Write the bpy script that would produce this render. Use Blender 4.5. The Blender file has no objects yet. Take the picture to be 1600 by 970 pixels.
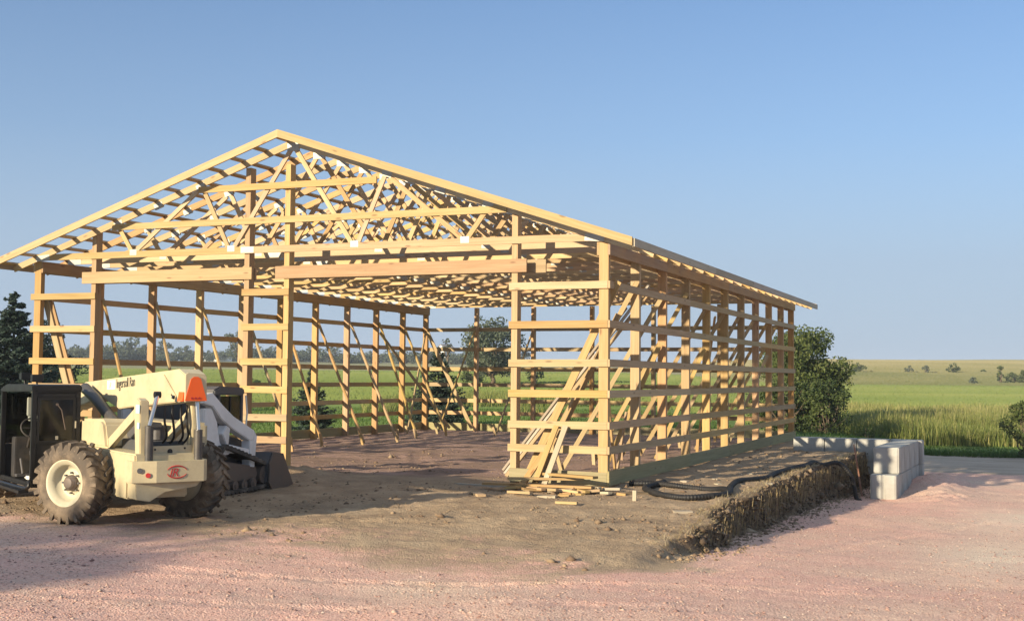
import bpy, bmesh, math, random
import numpy as np
from mathutils import Vector, Matrix
random.seed(7); RNG = np.random.default_rng(11)
SC = bpy.context.scene
COL = SC.collection
R = math.radians

# ------------------------------------------------------------------ camera, sky, sun, exposure
CAM = np.array([6.60, -20.116, 1.836]); YAW, PITCH, ROLL = -0.39491, 0.053533, 0.00863
cy, sy, cp, sp = math.cos(YAW), math.sin(YAW), math.cos(PITCH), math.sin(PITCH)
Fv = Vector((sy*cp, cy*cp, sp)); Rt = Vector((cy, -sy, 0)); Up = Rt.cross(Fv)
R2 = Rt*math.cos(ROLL) + Up*math.sin(ROLL); U2 = Up*math.cos(ROLL) - Rt*math.sin(ROLL)
cd = bpy.data.cameras.new('camera'); cam = bpy.data.objects.new('camera', cd); COL.objects.link(cam)
cd.sensor_width = 36; cd.lens = 36*1930.2/1600; cd.clip_end = 6000; cd.clip_start = 0.1
M3 = Matrix((R2, U2, -Fv)).transposed()
cam.matrix_world = Matrix.Translation(CAM) @ M3.to_4x4()
SC.camera = cam

SUN_AZ, SUN_EL = 22.3, 15.5
w = bpy.data.worlds.new('World'); SC.world = w; w.use_nodes = True
nt = w.node_tree; nt.nodes.clear()
sky = nt.nodes.new('ShaderNodeTexSky'); sky.sky_type = 'NISHITA'; sky.sun_disc = False
sky.sun_elevation = R(SUN_EL); sky.sun_rotation = R(180 + SUN_AZ)
sky.air_density = 1.0; sky.dust_density = 0.3; sky.ozone_density = 4.6; sky.altitude = 400
bg = nt.nodes.new('ShaderNodeBackground'); bg.inputs['Strength'].default_value = 0.066
wo = nt.nodes.new('ShaderNodeOutputWorld')
# pale haze mixed into the sky low down, and added overhead to lift shade
tcw = nt.nodes.new('ShaderNodeTexCoord'); spw = nt.nodes.new('ShaderNodeSeparateXYZ'); nt.links.new(tcw.outputs['Generated'], spw.inputs[0])
hz = nt.nodes.new('ShaderNodeValToRGB'); he = hz.color_ramp.elements
he[0].position = 0.0; he[0].color = (0.97, 0.97, 0.97, 1); he[1].position = 1.0; he[1].color = (1.0, 1.0, 1.0, 1)
e_ = he.new(0.09); e_.color = (0.86,)*3 + (1,)
e_ = he.new(0.19); e_.color = (0.42,)*3 + (1,)
e_ = he.new(0.31); e_.color = (0.20,)*3 + (1,)
e_ = he.new(0.48); e_.color = (0.75,)*3 + (1,)
nt.links.new(spw.outputs['Z'], hz.inputs[0])
mxw = nt.nodes.new('ShaderNodeMix'); mxw.data_type = 'RGBA'; mxw.inputs[7].default_value = (2.80, 3.45, 4.40, 1)
nt.links.new(hz.outputs[0], mxw.inputs[0]); nt.links.new(sky.outputs[0], mxw.inputs[6])
nt.links.new(mxw.outputs[2], bg.inputs[0]); nt.links.new(bg.outputs[0], wo.inputs[0])
sd = bpy.data.lights.new('sun', 'SUN'); sun = bpy.data.objects.new('sun', sd); COL.objects.link(sun)
sd.energy = 3.8; sd.angle = R(0.65); sd.color = (1.0, 0.84, 0.60)
d = Vector((math.sin(R(SUN_AZ))*math.cos(R(SUN_EL)), math.cos(R(SUN_AZ))*math.cos(R(SUN_EL)), -math.sin(R(SUN_EL))))
sun.rotation_euler = d.to_track_quat('-Z', 'Y').to_euler(); sun.location = (-10, -40, 20)
vs = SC.view_settings; vs.view_transform = 'Standard'; vs.look = 'None'; vs.gamma = 1.0; vs.use_curve_mapping = False
vs.exposure = 1.22
SC.render.engine = 'CYCLES'

# ------------------------------------------------------------------ material helpers
def mat(name):
    m = bpy.data.materials.new(name); m.use_nodes = True
    n = m.node_tree.nodes; n.clear()
    o = n.new('ShaderNodeOutputMaterial'); p = n.new('ShaderNodeBsdfPrincipled')
    m.node_tree.links.new(p.outputs[0], o.inputs[0])
    return m, m.node_tree, p
def node(t, kind, **kw):
    n = t.nodes.new(kind)
    for k, v in kw.items():
        if k.startswith('i_'): n.inputs[k[2:].replace('_', ' ')].default_value = v
        else: setattr(n, k, v)
    return n
def ramp(t, src, stops):
    n = t.nodes.new('ShaderNodeValToRGB'); e = n.color_ramp.elements
    while len(e) < len(stops): e.new(0.5)
    for el, (p, c) in zip(e, stops):
        el.position = p; el.color = (*c, 1) if len(c) == 3 else c
    if src is not None: t.links.new(src, n.inputs[0])
    return n.outputs[0]
def mix(t, fac, a, b, mode='MIX'):
    n = t.nodes.new('ShaderNodeMix'); n.data_type = 'RGBA'; n.blend_type = mode
    for sock, v in ((n.inputs[0], fac), (n.inputs[6], a), (n.inputs[7], b)):
        if isinstance(v, bpy.types.NodeSocket): t.links.new(v, sock)
        elif isinstance(v, (int, float)): sock.default_value = v
        else: sock.default_value = (*v, 1)
    return n.outputs[2]
def math_(t, op, a, b=None, clamp=False):
    n = t.nodes.new('ShaderNodeMath'); n.operation = op; n.use_clamp = clamp
    for i, v in enumerate((a, b)):
        if v is None: continue
        if isinstance(v, bpy.types.NodeSocket): t.links.new(v, n.inputs[i])
        else: n.inputs[i].default_value = v
    return n.outputs[0]
def noise(t, vec, scale, detail=4, rough=0.55):
    n = node(t, 'ShaderNodeTexNoise', i_Scale=scale, i_Detail=detail, i_Roughness=rough)
    if vec is not None: t.links.new(vec, n.inputs['Vector'])
    return n.outputs['Fac']
def coords(t, which='Object', scale=None):
    c = t.nodes.new('ShaderNodeTexCoord').outputs[which]
    if scale:
        m = t.nodes.new('ShaderNodeMapping'); m.inputs['Scale'].default_value = scale
        t.links.new(c, m.inputs['Vector']); c = m.outputs[0]
    return c
def bump(t, p, h, strength, dist=0.02):
    b = t.nodes.new('ShaderNodeBump'); b.inputs['Strength'].default_value = strength; b.inputs['Distance'].default_value = dist
    t.links.new(h, b.inputs['Height']); t.links.new(b.outputs[0], p.inputs['Normal'])

def wood(name, a, b, c, knots=(0.30, 0.15, 0.06)):
    m, t, p = mat(name)
    info = t.nodes.new('ShaderNodeObjectInfo')
    off = t.nodes.new('ShaderNodeVectorMath'); off.operation = 'SCALE'
    comb = t.nodes.new('ShaderNodeCombineXYZ')
    for i, k in enumerate((37.0, 11.0, 23.0)): t.links.new(math_(t, 'MULTIPLY', info.outputs['Random'], k), comb.inputs[i])
    add = t.nodes.new('ShaderNodeVectorMath'); add.operation = 'ADD'
    t.links.new(coords(t), add.inputs[0]); t.links.new(comb.outputs[0], add.inputs[1])
    mp = t.nodes.new('ShaderNodeMapping'); mp.inputs['Scale'].default_value = (0.7, 16, 16); t.links.new(add.outputs[0], mp.inputs[0])
    g = noise(t, mp.outputs[0], 1.6, 5, 0.6)
    col = ramp(t, g, [(0.28, a), (0.52, b), (0.74, c)])
    mk = t.nodes.new('ShaderNodeMapping'); mk.inputs['Scale'].default_value = (2.0, 7, 7); t.links.new(add.outputs[0], mk.inputs[0])
    v = node(t, 'ShaderNodeTexVoronoi', i_Scale=1.0); t.links.new(mk.outputs[0], v.inputs['Vector'])
    kf = ramp(t, v.outputs['Distance'], [(0.07, (1, 1, 1)), (0.17, (0, 0, 0))])
    col = mix(t, math_(t, 'MULTIPLY', kf, 0.75), col, knots)
    big = noise(t, coords(t, 'Object', (0.35, 3, 3)), 1.1, 3)
    col = mix(t, 0.35, col, ramp(t, big, [(0.3, (0.62, 0.55, 0.48)), (0.7, (1.0, 1.0, 1.0))]), 'MULTIPLY')
    hs = t.nodes.new('ShaderNodeHueSaturation'); t.links.new(col, hs.inputs['Color'])
    t.links.new(math_(t, 'MULTIPLY_ADD', info.outputs['Random'], 0.022), hs.inputs['Hue'])
    hs.inputs['Hue'].links[0].from_node.inputs[2].default_value = 0.491
    r2 = math_(t, 'FRACT', math_(t, 'MULTIPLY', info.outputs['Random'], 17.3))
    vv = math_(t, 'MULTIPLY_ADD', r2, 0.34); vv.node.inputs[2].default_value = 0.82; t.links.new(vv, hs.inputs['Value'])
    r3 = math_(t, 'FRACT', math_(t, 'MULTIPLY', info.outputs['Random'], 91.7))
    ss = math_(t, 'MULTIPLY_ADD', r3, 0.30); ss.node.inputs[2].default_value = 0.82; t.links.new(ss, hs.inputs['Saturation'])
    t.links.new(hs.outputs[0], p.inputs['Base Color']); p.inputs['Roughness'].default_value = 0.72
    bump(t, p, g, 0.25, 0.004)
    return m
def paint(name, c, rough=0.5, metal=0.0, dirt=(0.20, 0.15, 0.10), amount=0.35, spec=0.4, scale=2.5, speck=0.0):
    m, t, p = mat(name)
    n1 = noise(t, coords(t), scale, 6, 0.65)
    f = ramp(t, n1, [(0.42, (0, 0, 0)), (0.75, (1, 1, 1))])
    col = mix(t, math_(t, 'MULTIPLY', f, amount), c, dirt)
    n2 = noise(t, coords(t), scale*14, 4, 0.7)
    f2 = ramp(t, n2, [(0.60, (0, 0, 0)), (0.72, (1, 1, 1))])
    col = mix(t, math_(t, 'MULTIPLY', f2, amount*0.5 + speck), col, dirt)
    t.links.new(col, p.inputs['Base Color'])
    p.inputs['Metallic'].default_value = metal; p.inputs['Specular IOR Level'].default_value = spec
    t.links.new(ramp(t, n1, [(0.3, (rough*0.8,)*3), (0.8, (min(1, rough*1.35),)*3)]), p.inputs['Roughness'])
    bump(t, p, n2, 0.08, 0.003)
    return m
def glass(name, tint=(0.35, 0.36, 0.34), refl=0.25):
    m = bpy.data.materials.new(name); m.use_nodes = True; t = m.node_tree; t.nodes.clear()
    o = t.nodes.new('ShaderNodeOutputMaterial'); a = t.nodes.new('ShaderNodeBsdfTransparent'); a.inputs[0].default_value = (*tint, 1)
    b = t.nodes.new('ShaderNodeBsdfGlossy'); b.inputs['Roughness'].default_value = 0.08; b.inputs[0].default_value = (0.8, 0.8, 0.8, 1)
    dd = t.nodes.new('ShaderNodeBsdfDiffuse'); dd.inputs[0].default_value = (0.10, 0.09, 0.07, 1)
    f = ramp(t, noise(t, coords(t), 3.0, 5), [(0.4, (0.03,)*3), (0.7, (0.22,)*3)])
    x0 = t.nodes.new('ShaderNodeMixShader'); t.links.new(f, x0.inputs[0]); t.links.new(a.outputs[0], x0.inputs[1]); t.links.new(dd.outputs[0], x0.inputs[2])
    x = t.nodes.new('ShaderNodeMixShader'); fr = node(t, 'ShaderNodeFresnel', i_IOR=1.45)
    t.links.new(fr.outputs[0], x.inputs[0]); t.links.new(x0.outputs[0], x.inputs[1]); t.links.new(b.outputs[0], x.inputs[2])
    t.links.new(x.outputs[0], o.inputs[0])
    return m
def leafmat(name, dark, mid, light, trans=0.35):
    m, t, p = mat(name)
    at = node(t, 'ShaderNodeAttribute', attribute_name='tint')
    col = ramp(t, at.outputs['Fac'], [(0.0, dark), (0.5, mid), (1.0, light)])
    t.links.new(col, p.inputs['Base Color']); p.inputs['Roughness'].default_value = 0.6; p.inputs['Specular IOR Level'].default_value = 0.25
    tr = t.nodes.new('ShaderNodeBsdfTranslucent'); t.links.new(col, tr.inputs[0])
    x = t.nodes.new('ShaderNodeMixShader'); x.inputs[0].default_value = trans
    o = [n for n in t.nodes if n.type == 'OUTPUT_MATERIAL'][0]
    t.links.new(p.outputs[0], x.inputs[1]); t.links.new(tr.outputs[0], x.inputs[2]); t.links.new(x.outputs[0], o.inputs[0])
    return m

M = {}
M['lumber'] = wood('fresh lumber', (0.35, 0.225, 0.092), (0.43, 0.292, 0.130), (0.47, 0.335, 0.172), (0.19, 0.095, 0.035))
M['post'] = wood('post lumber', (0.38, 0.225, 0.082), (0.46, 0.285, 0.115), (0.50, 0.325, 0.15), (0.19, 0.085, 0.03))
M['truss'] = wood('truss lumber', (0.39, 0.25, 0.112), (0.47, 0.315, 0.15), (0.52, 0.37, 0.20), (0.20, 0.105, 0.045))
M['header'] = wood('header lumber', (0.33, 0.20, 0.09), (0.39, 0.255, 0.12), (0.43, 0.295, 0.155), (0.18, 0.085, 0.035))
M['treated'] = wood('treated lumber', (0.23, 0.205, 0.10), (0.31, 0.27, 0.14), (0.36, 0.31, 0.18), (0.13, 0.10, 0.05))
M['weathered'] = wood('pale old board', (0.32, 0.27, 0.19), (0.40, 0.34, 0.25), (0.46, 0.40, 0.32), (0.22, 0.16, 0.10))
M['plate'] = paint('galvanised plate', (0.36, 0.35, 0.31), 0.5, 0.3, (0.42, 0.38, 0.30), 0.3)
M['cream'] = paint('cream machine paint', (0.53, 0.455, 0.285), 0.45, 0, (0.30, 0.225, 0.14), 0.55)
M['rim'] = paint('cream rim paint', (0.52, 0.48, 0.35), 0.5, 0, (0.30, 0.22, 0.13), 0.45)
M['tyre'] = paint('dusty tyre rubber', (0.10, 0.080, 0.062), 0.9, 0, (0.36, 0.275, 0.19), 0.85, 0.2, 3.0, 0.40)
M['track'] = paint('dusty skylit track rubber', (0.05, 0.046, 0.042), 0.85, 0, (0.27, 0.225, 0.18), 0.75, 0.2, 4)  # dust tone raised to stand in for sky light on the shaded tracks
M['black'] = paint('black cab paint', (0.007, 0.007, 0.008), 0.42, 0, (0.035, 0.03, 0.025), 0.2)
M['darkgrey'] = paint('dark grey steel', (0.075, 0.078, 0.085), 0.5, 0.1, (0.16, 0.12, 0.09), 0.5)
M['tube'] = paint('grey cylinder paint', (0.06, 0.058, 0.056), 0.45, 0.2, (0.2, 0.16, 0.12), 0.5)
M['white'] = paint('white loader paint', (0.80, 0.80, 0.80), 0.4, 0, (0.35, 0.27, 0.19), 0.35)
M['chrome'] = paint('polished rod', (0.6, 0.6, 0.6), 0.2, 0.9, (0.2, 0.18, 0.15), 0.2)
M['orange'] = paint('fluorescent orange panel', (0.80, 0.115, 0.015), 0.5, 0, (0.6, 0.15, 0.04), 0.2)
M['redmark'] = paint('dark red mark', (0.45, 0.03, 0.03), 0.5, 0, (0.2, 0.05, 0.04), 0.2)
M['redgrille'] = paint('red grille paint', (0.33, 0.05, 0.03), 0.55, 0, (0.15, 0.07, 0.05), 0.4)
M['ink'] = paint('dark lettering', (0.05, 0.045, 0.04), 0.5, 0, (0.2, 0.18, 0.12), 0.3)
M['sticker'] = paint('pale faded sticker', (0.86, 0.83, 0.72), 0.5, 0, (0.6, 0.55, 0.4), 0.3)
M['bluesticker'] = paint('pale blue sticker', (0.35, 0.55, 0.68), 0.5, 0, (0.5, 0.5, 0.45), 0.3)
M['steel'] = paint('worn bucket steel', (0.13, 0.105, 0.09), 0.6, 0.3, (0.24, 0.16, 0.11), 0.6)
M['seat'] = paint('black vinyl seat', (0.03, 0.03, 0.032), 0.6)
M['greypanel'] = paint('grey green panel', (0.42, 0.44, 0.38), 0.6)
M['glass'] = glass('dusty tinted glass', (0.16, 0.165, 0.16), 0.25)
M['clear'] = glass('loader window glass', (0.5, 0.5, 0.46))
M['concrete'] = paint('cast concrete', (0.39, 0.39, 0.365), 0.88, 0, (0.25, 0.22, 0.185), 0.75, 0.2, 1.6)
M['hose'] = paint('black drain pipe', (0.010, 0.010, 0.011), 0.6, 0, (0.06, 0.05, 0.04), 0.3)
M['rust'] = paint('rusty rod', (0.30, 0.13, 0.07), 0.8, 0, (0.5, 0.42, 0.36), 0.6)
M['bark'] = paint('tree bark', (0.12, 0.09, 0.06), 0.95, 0, (0.2, 0.17, 0.13), 0.5, 0.1, 6)
M['farwall'] = paint('far white siding', (0.75, 0.75, 0.73), 0.7)
M['farroof'] = paint('far grey roof', (0.25, 0.24, 0.24), 0.7)
M['leaf'] = leafmat('broad leaves', (0.045, 0.068, 0.020), (0.095, 0.125, 0.036), (0.165, 0.185, 0.060))
M['shrubleaf'] = leafmat('shrub leaves', (0.030, 0.052, 0.016), (0.070, 0.098, 0.028), (0.13, 0.155, 0.05))
M['farleaf'] = leafmat('far leaves', (0.075, 0.10, 0.07), (0.105, 0.13, 0.085), (0.14, 0.16, 0.10))  # greyer than the near leaves: distance haze put into the leaf colour
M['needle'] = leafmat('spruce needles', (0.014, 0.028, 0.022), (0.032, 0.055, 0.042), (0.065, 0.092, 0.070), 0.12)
M['tallgrass'] = leafmat('tall grass', (0.14, 0.185, 0.045), (0.27, 0.28, 0.085), (0.52, 0.45, 0.21), 0.4)
M['crop'] = leafmat('crop leaves', (0.085, 0.13, 0.032), (0.145, 0.19, 0.050), (0.20, 0.225, 0.068), 0.3)
M['pasture'] = leafmat('pasture blades', (0.12, 0.135, 0.05), (0.20, 0.19, 0.085), (0.27, 0.24, 0.125), 0.3)
M['shortgrass'] = leafmat('short grass', (0.050, 0.10, 0.020), (0.085, 0.15, 0.030), (0.14, 0.19, 0.05), 0.4)
M['straw'] = leafmat('dry straw', (0.24, 0.18, 0.09), (0.36, 0.28, 0.15), (0.50, 0.42, 0.26), 0.2)

# ------------------------------------------------------------------ object helpers
def link(o, parent=None):
    COL.objects.link(o)
    if parent is not None: o.parent = parent
    return o
def tag(o, label=None, cat=None, group=None, kind=None):
    for k, v in (('label', label), ('category', cat), ('group', group), ('kind', kind)):
        if v: o[k] = v
    return o
def empty(name, loc=(0, 0, 0), rz=0.0):
    o = bpy.data.objects.new(name, None); COL.objects.link(o); o.location = loc; o.rotation_euler = (0, 0, rz); o.empty_display_size = 0.2
    return o
def npmesh(name, verts, faces, material, parent=None, smooth=False, attr=None, fattr=None):
    """verts (n,3), faces (m,k) constant k"""
    me = bpy.data.meshes.new(name); v = np.asarray(verts, np.float32); f = np.asarray(faces, np.int32); k = f.shape[1]
    me.vertices.add(len(v)); me.vertices.foreach_set('co', v.ravel())
    me.loops.add(f.size); me.loops.foreach_set('vertex_index', f.ravel())
    me.polygons.add(len(f)); me.polygons.foreach_set('loop_start', np.arange(0, f.size, k, dtype=np.int32))
    if smooth: me.polygons.foreach_set('use_smooth', np.ones(len(f), bool))
    me.update(calc_edges=True)
    for nm, a in (attr or {}).items():
        at = me.attributes.new(nm, 'FLOAT', 'POINT'); at.data.foreach_set('value', np.asarray(a, np.float32))
    for nm, a in (fattr or {}).items():
        at = me.attributes.new(nm, 'FLOAT', 'FACE'); at.data.foreach_set('value', np.asarray(a, np.float32))
    me.materials.append(material)
    return link(bpy.data.objects.new(name, me), parent)
class MB:
    def __init__(s): s.v = []; s.f = []; s.sm = []
    def add(s, vs, fs, smooth=False):
        b = len(s.v); s.v += [tuple(x) for x in vs]; s.f += [tuple(b + i for i in f) for f in fs]; s.sm += [smooth]*len(fs); return s
    def box(s, a, b):
        (x0, y0, z0), (x1, y1, z1) = a, b
        return s.add([(x0,y0,z0),(x1,y0,z0),(x1,y1,z0),(x0,y1,z0),(x0,y0,z1),(x1,y0,z1),(x1,y1,z1),(x0,y1,z1)],
                     [(3,2,1,0),(4,5,6,7),(0,1,5,4),(1,2,6,5),(2,3,7,6),(3,0,4,7)])
    def prism(s, poly, a, b, axis='y'):
        """poly in the two other axes, extruded along axis from a to b"""
        n = len(poly)
        def P(p, h): return {'y': (p[0], h, p[1]), 'x': (h, p[0], p[1]), 'z': (p[0], p[1], h)}[axis]
        vs = [P(p, a) for p in poly] + [P(p, b) for p in poly]
        fs = [tuple(range(n)), tuple(range(2*n-1, n-1, -1))] + [(i, i+n, (i+1) % n + n, (i+1) % n) for i in range(n)]
        return s.add(vs, fs)
    def cyl(s, p0, p1, r, seg=12, r1=None, cap=True):
        p0, p1 = Vector(p0), Vector(p1); dx = (p1-p0).normalized(); u = dx.orthogonal().normalized(); w_ = dx.cross(u); r1 = r if r1 is None else r1
        vs = []
        for p, rr in ((p0, r), (p1, r1)):
            for i in range(seg):
                a = 2*math.pi*i/seg; vs.append(p + (u*math.cos(a) + w_*math.sin(a))*rr)
        s.add(vs, [(i, (i+1) % seg, (i+1) % seg+seg, i+seg) for i in range(seg)], True)
        if cap: s.add(vs, [tuple(range(seg-1, -1, -1)), tuple(range(seg, 2*seg))])
        return s
    def tube(s, pts, r, seg=10, radii=None):
        pts = [Vector(p) for p in pts]; n = len(pts); vs = []; u = None
        for i, p in enumerate(pts):
            dx = (pts[min(i+1, n-1)] - pts[max(i-1, 0)]).normalized()
            if u is None: u = dx.orthogonal().normalized()
            u = (u - dx*u.dot(dx)).normalized(); w_ = dx.cross(u); rr = radii[i] if radii else r
            for k in range(seg):
                a = 2*math.pi*k/seg; vs.append(p + (u*math.cos(a) + w_*math.sin(a))*rr)
        fs = [(i*seg+k, i*seg+(k+1) % seg, (i+1)*seg+(k+1) % seg, (i+1)*seg+k) for i in range(n-1) for k in range(seg)]
        s.add(vs, fs, True); s.add(vs, [tuple(range(seg-1, -1, -1)), tuple(range((n-1)*seg, n*seg))])
        return s
    def lathe(s, prof, seg=40, axis='y', c=(0, 0, 0)):
        """prof: (radius, along)"""
        vs = []; n = len(prof)
        for i in range(seg):
            a = 2*math.pi*i/seg
            for r, h in prof:
                vs.append((c[0]+r*math.cos(a), c[1]+h, c[2]+r*math.sin(a)) if axis == 'y' else (c[0]+r*math.cos(a), c[1]+r*math.sin(a), c[2]+h))
        fs = [(i*n+k, i*n+k+1, ((i+1) % seg)*n+k+1, ((i+1) % seg)*n+k) for i in range(seg) for k in range(n-1)]
        return s.add(vs, fs, True)
    def build(s, name, m, parent=None, bev=0.0):
        bm = bmesh.new()
        vs = [bm.verts.new(v) for v in s.v]
        for f, sm in zip(s.f, s.sm):
            try:
                fc = bm.faces.new([vs[i] for i in f]); fc.smooth = sm
            except ValueError: pass
        lone = [v for v in bm.verts if not v.link_faces]
        if lone: bmesh.ops.delete(bm, geom=lone, context='VERTS')
        bmesh.ops.recalc_face_normals(bm, faces=bm.faces)
        if bev: bmesh.ops.bevel(bm, geom=[e for e in bm.edges if len(e.link_faces) == 2 and e.calc_face_angle(0) > 0.5], offset=bev, segments=2, affect='EDGES', clamp_overlap=True)
        me = bpy.data.meshes.new(name); bm.to_mesh(me); bm.free(); me.materials.append(m)
        return link(bpy.data.objects.new(name, me), parent)
def board(name, p0, p1, depth, thick, m, parent=None, up=(0, 0, 1), ends=None):
    """a sawn board from p0 to p1 (centre line); depth measured along up, thick across"""
    p0, p1 = Vector(p0), Vector(p1); L = (p1-p0).length; x = (p1-p0).normalized(); u = Vector(up)
    z = (u - x*u.dot(x)).normalized(); y = z.cross(x)
    h, q, l = depth/2, thick/2, L/2
    if ends is None: poly = [(-l, -h), (l, -h), (l, h), (-l, h)]
    else: poly = [(-l + ends[0], -h), (l + ends[1], -h), (l + ends[2], h), (-l + ends[3], h)]
    o = MB().prism(poly, -q, q, 'y').build(name, m)
    mw = Matrix((x, y, z)).transposed().to_4x4(); mw.translation = (p0+p1)/2
    if parent is not None:
        o.parent = parent; mw = pworld(parent).inverted() @ mw
    o.matrix_basis = mw
    return o
def pworld(o):
    mm = o.matrix_basis.copy()
    while o.parent is not None:
        o = o.parent; mm = o.matrix_basis @ mm
    return mm
def text(name, body, m, size, mw, parent, shear=0.0, extrude=0.002, xscale=1.0):
    c = bpy.data.curves.new(name, 'FONT'); c.body = body; c.size = size; c.extrude = extrude; c.shear = shear; c.align_x = 'LEFT'; c.space_character = 0.95
    t = bpy.data.objects.new(name, c); COL.objects.link(t)
    me = bpy.data.meshes.new_from_object(t.evaluated_get(bpy.context.evaluated_depsgraph_get()))
    bpy.data.objects.remove(t); me.materials.clear(); me.materials.append(m)
    o = link(bpy.data.objects.new(name, me), parent); o.matrix_basis = mw @ Matrix.Diagonal((xscale, 1, 1, 1))
    return o

# value noise for terrain shape
def _h(ix, iy, s): 
    n = (ix*374761393 + iy*668265263 + s*2147483647) & 0xFFFFFFFF
    n = ((n ^ (n >> 13))*1274126177) & 0xFFFFFFFF
    return ((n ^ (n >> 16)) & 0xFFFF)/65535.0
def vn(x, y, s=0):
    x = np.asarray(x, float); y = np.asarray(y, float)
    ix, iy = np.floor(x).astype(np.int64), np.floor(y).astype(np.int64); fx, fy = x-ix, y-iy
    fx = fx*fx*(3-2*fx); fy = fy*fy*(3-2*fy)
    return (_h(ix, iy, s)*(1-fx)+_h(ix+1, iy, s)*fx)*(1-fy) + (_h(ix, iy+1, s)*(1-fx)+_h(ix+1, iy+1, s)*fx)*fy - 0.5
def fbm(x, y, s=0, o=4):
    r = 0; a = 1.0
    for k in range(o): r = r + a*vn(x*2**k, y*2**k, s+k); a *= 0.5
    return r
def sst(a, b, x): 
    t = np.clip((np.asarray(x, float)-a)/(b-a), 0, 1); return t*t*(3-2*t)

# ------------------------------------------------------------------ ground
F2 = np.array([sy, cy]); Rv2 = np.array([cy, -sy])
def ts(x, y):
    qx, qy = np.asarray(x, float)-CAM[0], np.asarray(y, float)-CAM[1]
    return qx*F2[0]+qy*F2[1], qx*Rv2[0]+qy*Rv2[1]
def place(bearing, dist):
    """ground point at a compass slope from where the photographer stood and a distance"""
    p = CAM[:2] + F2*dist + Rv2*bearing*dist
    return float(p[0]), float(p[1])
GL = ([-25, -20, -14, -10, -7, -3, 0, 20], [0.15, 0.10, -0.02, -0.14, -0.20, -0.11, -0.05, -0.03])
GR = ([-25, -14, -10, -6, -2, 1.6, 9.5, 13, 20, 45], [0.12, 0.0, -0.12, -0.32, -0.50, -0.65, -0.84, -0.85, -0.86, -0.86])
GP = ([-12, -8, -6, -3, -1, 0, 19], [-0.22, -0.29, -0.23, -0.12, -0.06, -0.04, -0.02])
def edge_x(y):
    e = np.interp(y, [-9, -6.5, -4.5, -2.3, 0.5, 4.3, 6.9, 9.9, 13, 13.6, 20], [1.6, 2.3, 2.65, 2.52, 2.42, 2.42, 2.5, 2.7, 2.8, 1.3, 1.2])
    return e + 0.16*fbm(y*0.9, y*0+3.1, 5, 4) + 0.10*vn(y*5.0, y*0+9, 8)
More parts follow.
